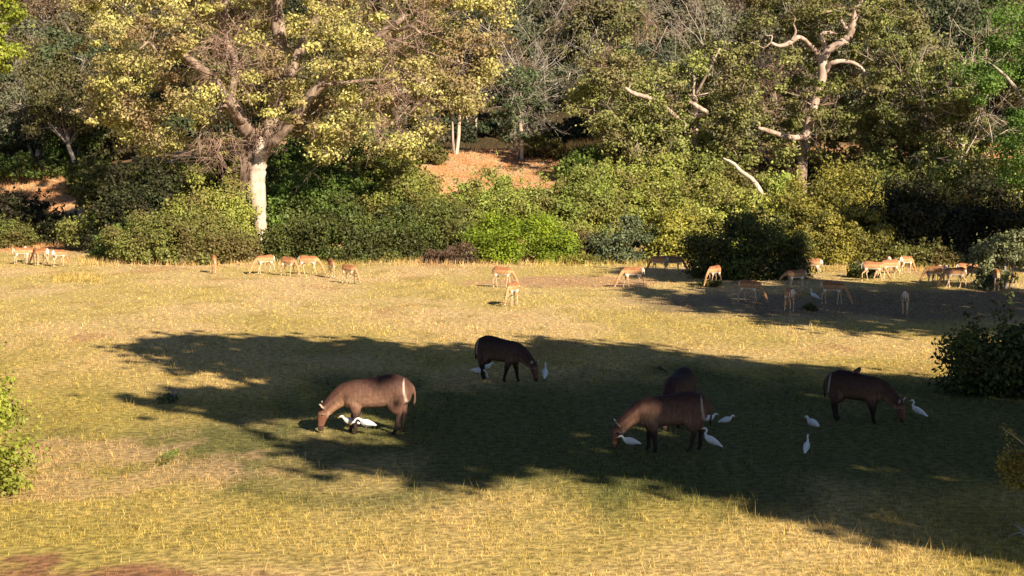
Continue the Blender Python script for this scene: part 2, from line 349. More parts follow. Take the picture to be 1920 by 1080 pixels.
def bush(cx, Y, wpx, top, pal, label, leaf=.16, dens=1.0, name='bush', low=None, group='bushes and thickets at the edge of the clearing', depth=None, twig=False, bottom=0.0):
    N_['k'] += 1; r = np.random.default_rng(100 + N_['k'])
    P = at(cx, top, Y); x = P[0]; z0 = float(terr(x, Y)); h = P[2] - z0; wd = wpx / F * Y
    a = wd / 2; dp = depth or min(max(a * .75, .8), 2.6)
    root = tag(link(name, None, loc=(x, Y, z0)), label, 'bush', group)
    cr = (.115 * min(wd, h) + .17 * min(1, h / 1.5))
    K = int(max(14, 2.6 * wd * h / cr ** 2 / 2.7))
    C = []; 
    lob = r.random(6) * 6.28
    while len(C) < K:
        u = r.random() * 2 - 1; ph = r.random() * math.pi * 2; q = r.random()
        th = math.acos(max(-1, min(1, 1 - q * 1.02)))           # upper dome
        d = np.array([math.sin(th) * math.cos(ph), math.sin(th) * math.sin(ph), math.cos(th)])
        k = .72 + .28 * r.random() + .12 * math.sin(3 * ph + lob[0]) + .10 * math.sin(5 * th + lob[1])
        p = d * k * np.array([a - cr * .6, dp, h - cr * .7]); p[2] = max(p[2], bottom * h + cr * .25)
        # the dome keeps most of its width down to the ground
        if p[1] > dp * .55 and r.random() < .7: continue
        C.append(p)
    for _ in range(int(K * .55)):                               # skirt towards the ground
        ph = math.pi + r.random() * math.pi
        if bottom > 0: break
        C.append(np.array([math.cos(ph) * (a - cr * .5), math.sin(ph) * dp * .9, r.random() * h * .55 + cr * .15]))
    C = np.array(C); R = cr * (.45 + 1.0 * r.random((len(C), 1))) * np.array([[1.15, 1, .75]])
    surf = 4 * math.pi * cr * cr; n = int(surf / (leaf * leaf * .3) * .55 * dens); n = max(20, min(n, 400))
    mb = MB(); clump_leaves(mb, C, R, n, leaf, r)
    if h > .8:
        m = int(K * .7); d = r.normal(size=(m, 3)); d[:, 2] = np.abs(d[:, 2]) * 1.1; d[:, 1] -= .4; d /= np.linalg.norm(d, axis=1)[:, None]
        base = d * np.array([a * .95, dp, h * .92]); L2 = (.1 + .32 * r.random(m) ** 2)[:, None] * min(1.4, h / 2.2)
        for u in (.0, .4, .8, 1.2): clump_leaves(mb, base + (d * .5 + r.normal(size=d.shape) * .22 + [0, 0, .55]) * L2 * u * 1.6, np.full((m, 3), .11 + .05 * (1.2 - u)), 7, leaf * .9, r, shell=.1)
    mb.build('foliage', PAL[pal], root)
    st = MB()
    for k in range(7 if not twig else 16):
        t = C[r.integers(len(C))]; b = np.array([r.normal() * a * .25, r.normal() * dp * .2, -.1])
        st.tube(curve([b, (b + t) / 2 + r.normal(size=3) * .12, t * 1.03], 3), np.linspace(.05, .012, 7), 5)
    if twig:
        for k in range(14):
            ph = r.random() * 6.28
            twigs(st, r, np.array([math.cos(ph) * a * .4, math.sin(ph) * dp * .4, h * .2]), np.array([math.cos(ph), math.sin(ph), .8]), h * .45, .02, 2)
    st.build('stems', BARK['twig'], root)
    return root

BUSHES = [
 (30, 103, 190, 358, 'dark', 'dark shaded bush at the far left edge behind the grazing impalas', .17),  # dark leaf colour stands in for shade, here and on the next bush
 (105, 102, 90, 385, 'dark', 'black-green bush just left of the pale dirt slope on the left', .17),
 (18, 99, 95, 408, 'olive', 'low olive bush at the left edge of the clearing', .14),
 (45, 116, 230, 288, 'green', 'green thicket above the pale dirt patch at far left', .22),
 (185, 112, 110, 300, 'olive', 'olive bush on top of the pale dirt slope at left', .22),
 (190, 97, 150, 385, 'olive', 'dull olive bush right of the pale dirt slope', .16),
 (268, 94, 180, 286, 'dark', 'tall dark bush left of the pale trunk', .18),
 (345, 87.5, 280, 392, 'olive', 'broad olive bush with long skirt, left of the big pale trunk', .13),
 (250, 90, 150, 415, 'green', 'low green bush spilling onto the grass at left', .14),
 (400, 92.5, 160, 308, 'vine', 'yellow-green creeper thicket against the big pale trunk', .14),
 (432, 89, 80, 432, 'olive', 'small bush at the foot of the big pale trunk', .13),
 (555, 88.5, 130, 398, 'deep', 'deep green bush just right of the big pale trunk', .14),
 (645, 88, 190, 372, 'deep', 'largest deep green bush behind the impalas right of the trunk', .14),
 (742, 89.5, 150, 382, 'deep', 'deep green bush with pale flowers left of the olive thicket', .14),
 (540, 97, 150, 322, 'green', 'green bush behind and right of the big pale trunk', .17),
 (650, 98, 210, 335, 'green', 'green thicket behind the largest deep green bush', .17),
 (765, 97, 190, 318, 'vine', 'light green creeper hump below the left end of the orange bank', .15),
 (838, 91, 150, 350, 'olive', 'olive thicket left of the bright green bush', .13),
 (975, 87.5, 205, 388, 'bright', 'bright green rounded bush in the middle of the edge', .12),
 (882, 88, 55, 432, 'blue', 'small grey-leaved bush touching the bright green bush', .14),
 (930, 97, 260, 322, 'vine', 'light olive creeper mass in front of the orange bank', .14),
 (1080, 97, 240, 316, 'vine', 'light olive creeper mass right of the orange bank', .14),
 (1215, 98, 230, 320, 'vine', 'yellowish creeper mass above the grey-green bush', .14),
 (1325, 96, 190, 326, 'vine', 'light creeper mass under the leaning pale log', .14),
 (1065, 92, 150, 402, 'vine', 'low yellow-green bush right of the bright green bush', .13),
 (1095, 88, 90, 440, 'brown', 'dry brown twiggy bush between green bushes', .10),
 (1180, 87.5, 145, 405, 'blue', 'grey-green broad-leaved bush behind the lone left-facing impala', .16),
 (1272, 87, 130, 378, 'gold', 'golden-olive bush left of the round dark bush', .13),
 (1402, 77.5, 215, 388, 'deep', 'round dark bush standing out into the clearing', .14),
 (1400, 93, 210, 345, 'vine', 'creeper mass above the round dark bush', .14),
 (1560, 93, 250, 296, 'gold', 'tall golden bush below the pink-limbed tree', .15),
 (1590, 86.5, 175, 378, 'gold', 'front golden bush behind the grazing herd', .13),
 (1490, 88, 130, 420, 'gold', 'golden bush peeping right of the round dark bush', .13),
 (1618, 77.5, 56, 488, 'deep', 'small knee-high dark bush beside the right-hand herd', .12),
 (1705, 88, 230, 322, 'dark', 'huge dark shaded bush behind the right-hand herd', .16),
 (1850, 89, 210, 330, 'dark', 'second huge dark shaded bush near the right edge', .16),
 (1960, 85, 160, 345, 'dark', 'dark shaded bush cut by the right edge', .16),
 (1735, 84.5, 140, 452, 'olive', 'low olive bush in front of the huge dark bushes', .13),
 (1105, 106, 125, 272, 'green', 'green bush on the right shoulder of the orange bank', .2),
 (1020, 113, 80, 248, 'olive', 'small olive bush at the top of the orange bank', .2),
 (560, 107, 170, 262, 'green', 'green shrub under the yellow-leaved crown, near the trunk', .22),
 (690, 109, 210, 248, 'green', 'green shrub under the middle of the yellow-leaved crown', .22),
 (782, 109, 110, 262, 'olive', 'olive shrub at the left end of the orange bank', .22),
 (1215, 106, 190, 262, 'olive', 'olive shrub behind the creepers right of the bank', .22),
 (1330, 108, 190, 262, 'olive', 'olive shrub beneath the pink-limbed tree, left side', .22),
 (1440, 104, 120, 292, 'brown', 'brown twiggy scrub beside the leaning pale log', .14),
 (1660, 103, 240, 276, 'olive', 'olive scrub behind the huge dark bushes', .22),
 (1820, 103, 220, 286, 'olive', 'olive scrub below the bright green tree at right', .22),
 (60, 124, 230, 215, 'h_dark', 'dark understorey shrub at far left under the grey hillside trees', .26),
 (240, 122, 240, 205, 'h_olive', 'understorey shrub behind the left side of the yellow-leaved crown', .26),
 (400, 123, 220, 200, 'h_dark', 'dark understorey shrub behind the tangled limbs of the huge tree', .26),
 (560, 122, 220, 205, 'h_olive', 'understorey shrub behind the yellow-leaved crown, right of the trunk', .26),
 (720, 123, 220, 195, 'h_grey', 'grey-green understorey shrub behind the right side of the yellow-leaved crown', .26),
 (835, 128, 110, 215, 'h_dark', 'dark understorey shrub at the left end of the forest gap', .26),
 (960, 132, 150, 222, 'h_dark', 'dark understorey shrub in the forest gap behind the white-stemmed tree', .26),
 (1120, 128, 170, 215, 'h_dark', 'dark understorey shrub right of the darkest forest gap', .26),
 (1260, 122, 220, 205, 'h_olive', 'understorey shrub behind the olive tree', .26),
 (1420, 122, 200, 200, 'h_grey', 'grey-green understorey shrub behind the pink limbs', .26),
 (1600, 121, 240, 195, 'h_olive', 'understorey shrub behind the pink-limbed tree, right side', .26),
 (1790, 121, 240, 200, 'h_dark', 'dark understorey shrub left of the bright green tree', .26),
 (1930, 124, 160, 200, 'h_grey', 'grey-green understorey shrub behind the bright green tree', .26),
 (600, 101, 230, 292, 'green', 'green thicket on the slope right of the big pale trunk', .2),
 (730, 101, 200, 288, 'vine', 'creeper hump at the left foot of the orange bank', .18),
 (310, 103, 200, 300, 'olive', 'olive thicket on the slope left of the big trunk', .2),
 (215, 106, 140, 308, 'olive', 'olive scrub right of the pale dirt slope', .2),
 (410, 101, 150, 268, 'vine', 'tall creeper clump just left of the big trunk', .18),
 (1150, 101, 190, 300, 'vine', 'creeper hump right below the bank bush', .17),
 (1250, 101, 200, 290, 'vine', 'creeper hump below the olive tree', .17),
 (1345, 102, 190, 284, 'olive', 'olive thicket left of the leaning dead trunk', .18),
 (1465, 100, 90, 322, 'vine', 'creeper clump right of the leaning dead trunk', .17),
 (1650, 98, 210, 296, 'olive', 'olive thicket behind the tall golden bush', .18),
 (1780, 98, 220, 302, 'mopane', 'olive-green thicket above the huge dark bush', .18),
 (1900, 98, 190, 298, 'mopane', 'olive-green thicket under the bright green tree', .18),
]
for b in BUSHES:
    bush(*b[:5], b[5], leaf=b[6], twig=(b[4] == 'brown'))

def poly_tree(name, label, poly, Y, dep, K, cr, leaf, n, pal, bark, limbs, gaps=(), seed=1, cat='tree', group=None, sides=9, flat=.7, tw=0, edge=True):
    """tree whose crown fills the outline poly at distance Y. limbs: list of lists (px, py, dY, radius m)"""
    r = np.random.default_rng(seed)
    P0 = limbs[0][0]; bx = at(P0[0], P0[1], Y + P0[2]); gz = float(terr(bx[0], bx[1])); root = tag(link(name, None, loc=(bx[0], bx[1], gz)), label, cat, group)
    off = np.array([bx[0], bx[1], gz])
    tb = MB(); bb = MB(); skel = []
    for q, L_ in enumerate(limbs):
        pts = np.array([at(p[0], p[1], Y + p[2]) for p in L_]) - off
        rad = np.array([p[3] for p in L_]) * (.76 if bark == 'pink' else 1)
        if q == 0: pts[0][2] = -.25
        c = curve(pts, 6); rr = np.interp(np.linspace(0, 1, len(c)), np.linspace(0, 1, len(pts)), rad)
        c = c + r.normal(size=c.shape) * rr[:, None] * (.05 if q == 0 else .09)
        (tb if q == 0 else bb).tube(c, rr, sides, .05, r)
        skel += [(c[i], rr[i]) for i in range(0, len(c), 2)]
    px0, px1 = min(p[0] for p in poly), max(p[0] for p in poly); py0, py1 = min(p[1] for p in poly), max(p[1] for p in poly)
    C = []; cxm, cym = (px0 + px1) / 2, (py0 + py1) / 2
    poly = [tuple(p) for p in poly]
    while len(C) < K:
        x = px0 + r.random() * (px1 - px0); y = py0 + r.random() * (py1 - py0)
        if not inpoly(np.array([x]), np.array([y]), poly)[0]: continue
        e = min(1, (((x - cxm) / (px1 - px0) * 2) ** 2 + ((y - cym) / (py1 - py0) * 2) ** 2) ** .5)
        dd = dep * math.sqrt(max(.08, 1 - e * e)); oy = (r.random() * 2 - 1) * dd
        for gx0, gy0, gx1, gy1, mode in gaps:
            if gx0 < x < gx1 and gy0 < y < gy1:
                oy = None if mode == 0 else abs(oy) * .8 + mode
                break
        if oy is None: continue
        C.append(at(x, y, Y + oy) - off)
    C = np.array(C); R = cr * (.35 + 1.15 * r.random((K, 1)) ** 1.3) * np.array([[1.15, 1.0, flat]])
    mb = MB(); clump_leaves(mb, C, R, n, leaf, r, shell=.35)
    SP = np.array([q[0] for q in skel]); SR = np.array([q[1] for q in skel])
    order = np.argsort([np.min(np.linalg.norm(SP - c, axis=1)) for c in C])
    for ci in order:
        c = C[ci]; d = np.linalg.norm(SP - c, axis=1) + np.maximum(0, SP[:, 2] - c[2] + .3) * .8
        k = int(np.argmin(d)); s0 = SP[k]; ln = np.linalg.norm(s0 - c)
        if ln > 7: continue
        m1 = s0 + (c - s0) * .35 + r.normal(size=3) * .12 * ln; m2 = s0 + (c - s0) * .7 + r.normal(size=3) * .12 * ln + np.array([0, 0, .06 * ln])
        path = curve([s0, m1, m2, c], 3); r0 = min(SR[k] * .75, .025 + .012 * ln); rad = np.linspace(r0, max(.012, r0 * .35), len(path))
        bb.tube(path, rad, 5); SP = np.vstack([SP, path[2::2]]); SR = np.concatenate([SR, rad[2::2]])
    for _ in range(tw):
        c = C[r.integers(K)]; twigs(bb, r, c, r.normal(size=3) + np.array([0, -.8, .2]), .9 + .6 * r.random(), .022, 2)
    tb.build('trunk', BARK[bark], root, True)
    bb.build('branches', BARK[bark if bark != 'pale' else ('limb' if name == 'yellow_leaved_tree' else 'grey')], root, True)
    mb.build('crown', PAL[pal], root)
    return root, off

# the great yellow-leaved tree
BT = [(160, 30), (60, -60), (100, -260), (850, -280), (930, -60), (948, 60), (925, 110), (905, 170), (860, 215), (835, 245), (790, 265), (760, 290), (690, 282), (640, 300), (585, 300), (545, 250), (455, 225), (440, 300), (380, 322), (330, 300), (270, 285), (215, 240), (165, 235), (172, 160), (205, 140), (150, 90)]
root, off = poly_tree('yellow_leaved_tree', 'huge tree with yellowing leaves, pale trunk and tangled dark limbs', BT, 94, 6.5, 800, .72, .17, 240, 'gold_tree', 'pale',
 [[(488, 478, 0, .42), (489, 440, 0, .30), (486, 400, 0, .37), (482, 350, 0, .45), (483, 310, 0, .46), (489, 285, 0, .42), (494, 262, 0, .36)],
  [(488, 282, 0, .36), (476, 258, 0, .38), (458, 235, -.5, .40), (432, 195, -1, .36), (398, 150, -2, .30), (368, 122, -2.5, .22), (330, 90, -3, .12)],
  [(492, 285, 0, .38), (506, 245, 0, .42), (520, 170, .3, .42), (524, 80, .5, .38), (518, 0, .5, .33), (540, -120, 0, .2)],
  [(496, 278, 0, .30), (540, 235, -1, .32), (610, 150, -2, .28), (680, 90, -3, .22), (760, 30, -3.5, .14)],
  [(520, 180, 0, .3), (580, 60, 1, .25), (640, -60, 0, .2)],
  [(432, 195, -1, .2), (415, 205, -2, .10), (398, 225, -2.6, .05)], [(455, 230, -.8, .2), (425, 190, -2.6, .11), (408, 205, -3.2, .06)],
  [(432, 195, -1, .22), (440, 120, -1.2, .18), (420, 60, -1, .14), (424, 0, -1, .09)],
  [(740, 60, -4, .12), (770, 50, -5, .10), (788, 62, -5.2, .05)], [(770, 50, -5, .09), (785, 40, -5.3, .06), (812, 58, -5.6, .03)],
  [(600, 160, -3, .12), (700, 150, -3, .07), (800, 150, -3, .03)],
  [(300, 110, -4, .1), (280, 80, -5, .07), (262, 92, -5.2, .04)]],
 gaps=[(385, 20, 462, 150, 2.2), (345, 105, 430, 165, 2.0), (400, 165, 470, 250, 1.8), (735, 0, 812, 110, 2.5), (455, 225, 545, 470, 0), (500, 40, 535, 100, 2), (370, 245, 455, 310, 2.0)], seed=3, tw=60, flat=.62)
tw = MB(); r = np.random.default_rng(8)
def local(px, py, Y): return at(px, py, Y) - off
for k in range(46): twigs(tw, r, local(400 + 55 * r.random(), 40 + 110 * r.random(), 91 + r.random()), r.normal(size=3) * .7 + np.array([.1, -.2, .1]), 1.7, .028, 2, .8)
for k in range(26): twigs(tw, r, local(742 + 60 * r.random(), 0 + 110 * r.random(), 89.5 + r.random()), r.normal(size=3) * .6 + np.array([0, 0, .5]), 1.7, .026, 2, .7)
for k in range(22): twigs(tw, r, local(375 + 60 * r.random(), 235 + 40 * r.random(), 92 + r.random()), r.normal(size=3) * .4 + np.array([0, 0, -.9]), 1.5, .022, 2, .6)
for k in range(10): twigs(tw, r, local(470 + 50 * r.random(), 215 + 60 * r.random(), 93.2), r.normal(size=3) * .5 + np.array([0, 0, -.7]), 1.0, .024, 2, .6)
for k in range(24): twigs(tw, r, local(700 + 70 * r.random(), 130 + 110 * r.random(), 89), r.normal(size=3) * .6 + np.array([0, -.2, -.4]), 1.4, .022, 2, .6)
tw.build('bare_twigs', BARK['twig'], root)
# dead creeper stems clinging to the shaded side of its trunk
cr_ = MB()
for k in range(16):
    x0 = 452 + 12 * r.random(); cr_.tube(curve([local(x0 + r.normal() * 5, 455, 93.6), local(x0 + r.normal() * 4, 400, 93.6), local(x0 + 2 + r.normal() * 4, 340, 93.5), local(x0 + 10 + r.normal() * 7, 285, 93.5), local(x0 + 22 + r.normal() * 12, 240, 93.6)], 4), np.full(17, .03), 5)
cr_.build('creeper_stems', BARK['brown'], root)

# right-hand trees with pink limbs
PT = [(1385, -60), (1700, -80), (1720, 20), (1740, 60), (1690, 110), (1660, 190), (1700, 250), (1640, 330), (1480, 330), (1400, 300), (1340, 250), (1345, 190), (1380, 130), (1470, 125), (1490, 70), (1400, 90)]
poly_tree('pink_limbed_tree', 'big olive tree with thick bare pinkish forked limbs, right of centre', PT, 103, 4.5, 330, .65, .18, 190, 'mopane', 'pink',
 [[(1504, 395, 0, .45), (1502, 340, 0, .42), (1506, 295, 0, .38), (1512, 255, 0, .36), (1522, 215, 0, .33), (1535, 170, 0, .33), (1543, 140, 0, .33), (1541, 110, 0, .36)],
  [(1540, 115, 0, .32), (1556, 92, -.3, .30), (1580, 78, -.6, .30), (1593, 66, -.8, .28), (1600, 40, -1, .25), (1612, 5, -1, .2), (1640, -70, -1, .12)],
  [(1538, 112, 0, .25), (1530, 95, -.2, .2), (1520, 92, -.3, .17)], [(1550, 95, 0, .2), (1541, 72, -.3, .16), (1545, 62, -.4, .14), (1572, 62, -.5, .1), (1580, 55, -.5, .06)],
  [(1548, 135, 0, .2), (1558, 120, -.4, .19), (1578, 115, -.6, .17), (1605, 120, -.9, .13), (1622, 135, -1, .08)],
  [(1595, 60, -.8, .18), (1580, 45, -1, .14), (1575, 30, -1.2, .1)],
  [(1530, 95, 0, .16), (1500, 70, -1.6, .17), (1482, 80, -2, .18), (1462, 86, -2.3, .15), (1445, 80, -2.4, .09)], [(1485, 76, -2, .12), (1492, 60, -2.2, .09), (1488, 45, -2.3, .05)],
  [(1512, 255, 0, .25), (1480, 258, -1.5, .2), (1440, 245, -2.3, .17), (1422, 240, -2.6, .1)], [(1516, 240, 0, .25), (1524, 225, -1, .16), (1520, 205, -2, .1)],
  [(1600, 30, -1, .12), (1570, 20, -1.5, .08), (1540, 25, -1.8, .05)]],
 gaps=[(1510, 55, 1630, 155, 2.5), (1440, 40, 1512, 95, 2.4), (1485, 225, 1525, 330, 1.5), (1415, 228, 1490, 268, 1.5)], seed=4, group=None, tw=30)
LT = [(1060, 190), (1100, 150), (1130, 95), (1180, 100), (1230, 130), (1280, 90), (1350, 70), (1400, 110), (1400, 200), (1370, 290), (1300, 330), (1200, 320), (1160, 290), (1130, 250)]
poly_tree('olive_tree', 'olive tree with thin white crooked stem between bank and pink-limbed tree', LT, 105, 3.5, 220, .62, .18, 180, 'mopane', 'pink',
 [[(1300, 380, 0, .3), (1302, 280, 0, .25), (1306, 215, 0, .2), (1302, 180, 0, .18), (1303, 145, 0, .12)],
  [(1306, 220, -.3, .18), (1325, 212, -2.6, .18), (1305, 198, -3, .17), (1292, 190, -3.2, .1)],
  [(1300, 250, 0, .16), (1240, 195, -2, .16), (1212, 182, -3.2, .17), (1188, 175, -3.4, .16), (1172, 164, -3.5, .09)],
  [(1303, 180, 0, .12), (1330, 130, -1, .1), (1350, 90, -1, .05)]],
 gaps=[(1165, 155, 1225, 190, 1.5), (1285, 140, 1335, 222, 1.5)], seed=5, tw=25)
RT = [(1680, 60), (1740, 50), (1800, 140), (1840, 190), (1850, 300), (1800, 330), (1700, 330), (1620, 320), (1600, 270), (1640, 210), (1640, 140)]
poly_tree('olive_tree', 'low spreading olive tree between the pink-limbed tree and the bright green one', RT, 101, 4, 300, .65, .18, 190, 'mopane', 'grey',
 [[(1745, 390, 0, .35), (1745, 300, 0, .3), (1735, 220, 0, .22), (1730, 140, 0, .12)],
  [(1745, 300, 0, .2), (1780, 330, -2.6, .15), (1795, 318, -3.3, .17), (1806, 306, -3.4, .1)],
  [(1740, 250, 0, .14), (1690, 180, -1, .1), (1670, 110, -1, .05)], [(1740, 260, 0, .14), (1790, 200, -1, .1), (1810, 180, -1, .04)]],
 gaps=[(1768, 300, 1812, 336, 1.5)], seed=6, tw=25)
GT = [(1812, 130), (1835, 60), (1870, 20), (1920, -20), (2040, -40), (2090, 200), (2000, 360), (1900, 350), (1850, 300), (1830, 230), (1815, 180)]
poly_tree('bright_green_tree', 'bright feathery green tree cut off by the right edge', GT, 93, 3.5, 95, .9, .15, 420, 'feather', 'grey',
 [[(1960, 470, 0, .35), (1960, 330, 0, .3), (1955, 200, 0, .22), (1960, 80, 0, .12)], [(1958, 260, 0, .14), (1900, 160, -.6, .1), (1860, 120, -1, .04)]], seed=7)
poly_tree('yellow_foliage_tree', 'nearer tree with bright yellow-green leaves reaching in at top left corner', [(-160, -80), (20, -90), (50, -30), (60, 40), (48, 80), (22, 110), (28, 150), (-20, 160), (-160, 120)], 45, 1.2, 60, .33, .10, 260, 'lime', 'grey',
 [[(-150, 705, 0, .2), (-150, 300, 0, .17), (-130, 100, 0, .12), (-120, -20, 0, .07)], [(-130, 100, 0, .08), (-60, 60, 0, .05), (30, 40, 0, .02)]], seed=9)

# small trees around the orange bank
def small_tree(px, py, label, poly, pal, bark='pale', r0=.1, stems=((0, 0),), K=26, cr=.6, seed=1, n=150, leaf=.18, dep=1.6, tw=14, name='slender_tree'):
    g = on_ground(px, py); Y = g[1]
    cx = sum(p[0] for p in poly) / len(poly); cy = sum(p[1] for p in poly) / len(poly); ty = min(p[1] for p in poly)
    limbs = [[(px, py, 0, r0 * 1.15), (px + (cx - px) * .3 + 1, (py * 2 + cy) / 3, 0, r0), (px + (cx - px) * .6 - 1, (py + 2 * cy) / 3, 0, r0 * .8), (cx, cy, 0, r0 * .6), (cx + 4, (cy + ty) / 2, 0, r0 * .3)]]
    for dx, lx in stems[1:] if len(stems) > 1 else ():
        limbs.append([(px + dx, py, 0, r0 * .8), ((px + dx + lx) / 2, (py + cy) / 2, 0, r0 * .6), (lx, cy, 0, r0 * .4)])
    return poly_tree(name, label, poly, Y, dep, K, cr, leaf, n, pal, bark, limbs, seed=seed, sides=7, tw=tw)
ell = lambda cx, cy, rx, ry: [(cx + rx * math.cos(t) * (1 + .15 * math.sin(3 * t)), cy + ry * math.sin(t) * (1 + .12 * math.sin(4 * t))) for t in np.linspace(0, 6.28, 14)[:-1]]
small_tree(978, 300, 'white-stemmed tree with dark green crown standing on the orange bank', ell(975, 190, 52, 72), 'h_dark', r0=.13, stems=((0, 0), (-7, 960)), K=42, seed=21, tw=24)
small_tree(975, 292, 'sparse grey twiggy tree tangled with the white-stemmed one', ell(985, 232, 48, 26), 'h_grey', 'grey', K=14, seed=22, n=60, tw=40)
small_tree(855, 289, 'slim white stem with yellow leaves at the left end of the bank', ell(868, 188, 48, 24), 'gold_tree', K=20, seed=23, n=130, r0=.11, stems=((0, 0), (-4, 846)))
small_tree(887, 262, 'white V-stemmed tree in front of the dark forest gap', ell(900, 190, 30, 22), 'h_olive', K=10, seed=24, n=90, r0=.1, stems=((0, 0), (0, 866)))
small_tree(1070, 250, 'thin white trunk in front of the darkest forest gap', ell(1065, 155, 42, 36), 'h_dark', K=24, seed=25, r0=.1)
small_tree(1024, 250, 'thin grey trunk left of the darkest forest gap', ell(1022, 150, 36, 50), 'h_grey', 'grey', K=24, seed=26, r0=.09)
small_tree(1147, 296, 'twin pale stems at the right end of the bank', ell(1150, 215, 48, 46), 'mopane', K=30, seed=27, r0=.11, stems=((0, 0), (6, 1158)))
small_tree(1152, 262, 'tall crooked white stem rising beside the olive tree', ell(1155, 110, 50, 36), 'mopane', K=24, seed=28, r0=.12)
small_tree(70, 292, 'grey bushy tree with several stems left of the yellow-leaved crown', ell(80, 195, 110, 70), 'h_grey', 'grey', K=60, seed=29, r0=.16, stems=((0, 0), (12, 110), (-10, 40)), cr=.75, n=200)
small_tree(150, 300, 'green shrubby tree at the left end of the yellow-leaved crown', ell(150, 260, 60, 45), 'green', 'grey', K=34, seed=30, r0=.12, cr=.6, n=200)

# leaning pale log and fallen wood
def tube_thing(name, label, cat, pts, rad, bark, sides=9):
    P = np.array([at(*p) for p in pts]); o = P[0].copy(); o[2] = float(terr(o[0], o[1])); mb = MB(); r = np.random.default_rng(len(pts) * 7)
    c = curve(P - o, 6); mb.tube(c, np.interp(np.linspace(0, 1, len(c)), np.linspace(0, 1, len(rad)), rad), sides, .06, r)
    return tag(mb.build(name, BARK[bark], None, True, loc=tuple(o)), label, cat)
tube_thing('dead_trunk', 'bare pale dead trunk leaning left above the creepers', 'dead tree', [(1434, 376, 96), (1423, 354, 96), (1410, 336, 96.2), (1389, 321, 96.5), (1376, 307, 96.7), (1356, 297, 97)], [.16, .13, .125, .10, .085, .06], 'pale')
def bare_tree(px, Y, top, label, seed, bark='pale', h=None, name='bare_tree'):
    r = np.random.default_rng(seed); x = at(px, top, Y)[0]; z0 = float(terr(x, Y)); ht = at(px, top, Y)[2] - z0
    root = tag(link(name, None, loc=(x, Y, z0)), label, 'bare tree'); mb = MB(); tb = MB()
    P = [np.array([0, 0, -.2])]; 
    for k in range(5): P.append(P[-1] + np.array([r.normal() * .12 * ht / 5, r.normal() * .1, ht * .6 / 5]))
    tb.tube(curve(P, 3), np.linspace(.16, .08, 16), 7, .05, r); tb.build('trunk', BARK[bark], root, True)
    for k in range(9): twigs(mb, r, P[2 + k % 4], np.array([r.normal() * .8, r.normal() * .5, .9]), ht * .42, .06, 3, .55)
    mb.build('branches', BARK[bark], root); return root
bare_tree(1798, 100, 120, 'bare white-forked tree against a dark gap near the right edge', 31)
bare_tree(1765, 106, 92, 'bare tree with crooked pale arms right of the pink limbs', 32)
bare_tree(960, 128, 20, 'bare grey-armed tree beside the edge of the yellow crown', 33, 'grey')
bare_tree(1205, 136, 40, 'pinkish bare tree high above the olive tree', 34, 'twig')
bare_tree(1140, 140, 45, 'bare forked tree in the upper centre of the hillside', 35, 'grey')
bare_tree(1345, 112, 50, 'bare pale branches left of the pink-limbed tree', 36, 'grey')

# hillside trees: five kinds, copied
KINDS = [('grey_green_tree', 'bushy grey-green', 'h_grey'), ('olive_hill_tree', 'rounded olive', 'h_olive'), ('dark_green_tree', 'dense dark green', 'h_dark'), ('brown_leaved_tree', 'brownish dry-leaved', 'h_brown')]
protos = []
def hill_proto(name, pal, seed):
    r = np.random.default_rng(seed); root = link(name, None); h = 7.5; tb = MB(); mb = MB(); bb = MB()
    P = [np.array([0, 0, -.4])]
    for k in range(5): P.append(P[-1] + np.array([r.normal() * .25, r.normal() * .25, 1.05]))
    tb.tube(curve(P, 3), np.linspace(.2, .1, 16), 7, .05, r)
    K = 54; C = []
    while len(C) < K:
        d = r.normal(size=3); d /= np.linalg.norm(d); d *= (.55 + .45 * r.random())
        C.append(np.array([0, 0, 4.9]) + d * np.array([3.3, 3.3, 2.9]) * (1 + .15 * r.normal()))
    C = np.array(C)
    clump_leaves(mb, C, (.85 * (.6 + .7 * r.random((K, 1)))) * np.array([[1.15, 1.15, .7]]), 290, .22, r, shell=.4)
    for c in C:
        s = P[2 + int(r.integers(0, 4))]; bb.tube(curve([s, (s + c) / 2 + r.normal(size=3) * .3, c], 3), np.linspace(.07, .015, 7), 4)
    for k in range(9): c = C[r.integers(K)]; twigs(bb, r, c, c - np.array([0, 0, 3.5]) + r.normal(size=3), 1.4, .025, 2)
    tb.build('trunk', BARK['grey'], root, True); bb.build('branches', BARK['grey'], root); mb.build('crown', PAL[pal], root)
    return root
rr = np.random.default_rng(77)
for k, (nm, lab, pal) in enumerate(KINDS):
    for v in range(2): protos.append((hill_proto(nm, pal, 200 + 10 * k + v), lab, nm))
def bare_proto(seed):
    r = np.random.default_rng(seed); root = link('leafless_tree', None); tb = MB(); mb = MB(); P = [np.array([0, 0, -.4])]
    for k in range(5): P.append(P[-1] + np.array([r.normal() * .3, r.normal() * .3, .9]))
    tb.tube(curve(P, 3), np.linspace(.18, .1, 16), 7, .05, r); tb.build('trunk', BARK['grey'], root, True)
    for k in range(12): twigs(mb, r, P[1 + k % 5], np.array([r.normal(), r.normal(), 1.0]), 3.2, .07, 3, .5, 4, 4)
    mb.build('branches', BARK['twig'], root); return root
protos.append((bare_proto(300), 'leafless pinkish-grey', 'leafless_tree'))
def copy_thing(src, label=None, group=None):
    c = src.copy(); COL.objects.link(c)
    for ch in src.children:
        d = ch.copy(); COL.objects.link(d); d.parent = c
        for g in ch.children: e = g.copy(); COL.objects.link(e); e.parent = d
    if label: c['label'] = label
    if group: c['group'] = group
    return c
used = set(); cnt = {}
rows = [(120, 7.5), (128, 7), (137, 7), (147, 7), (158, 7.5), (170, 8), (183, 8.5), (197, 9.5), (213, 11)]
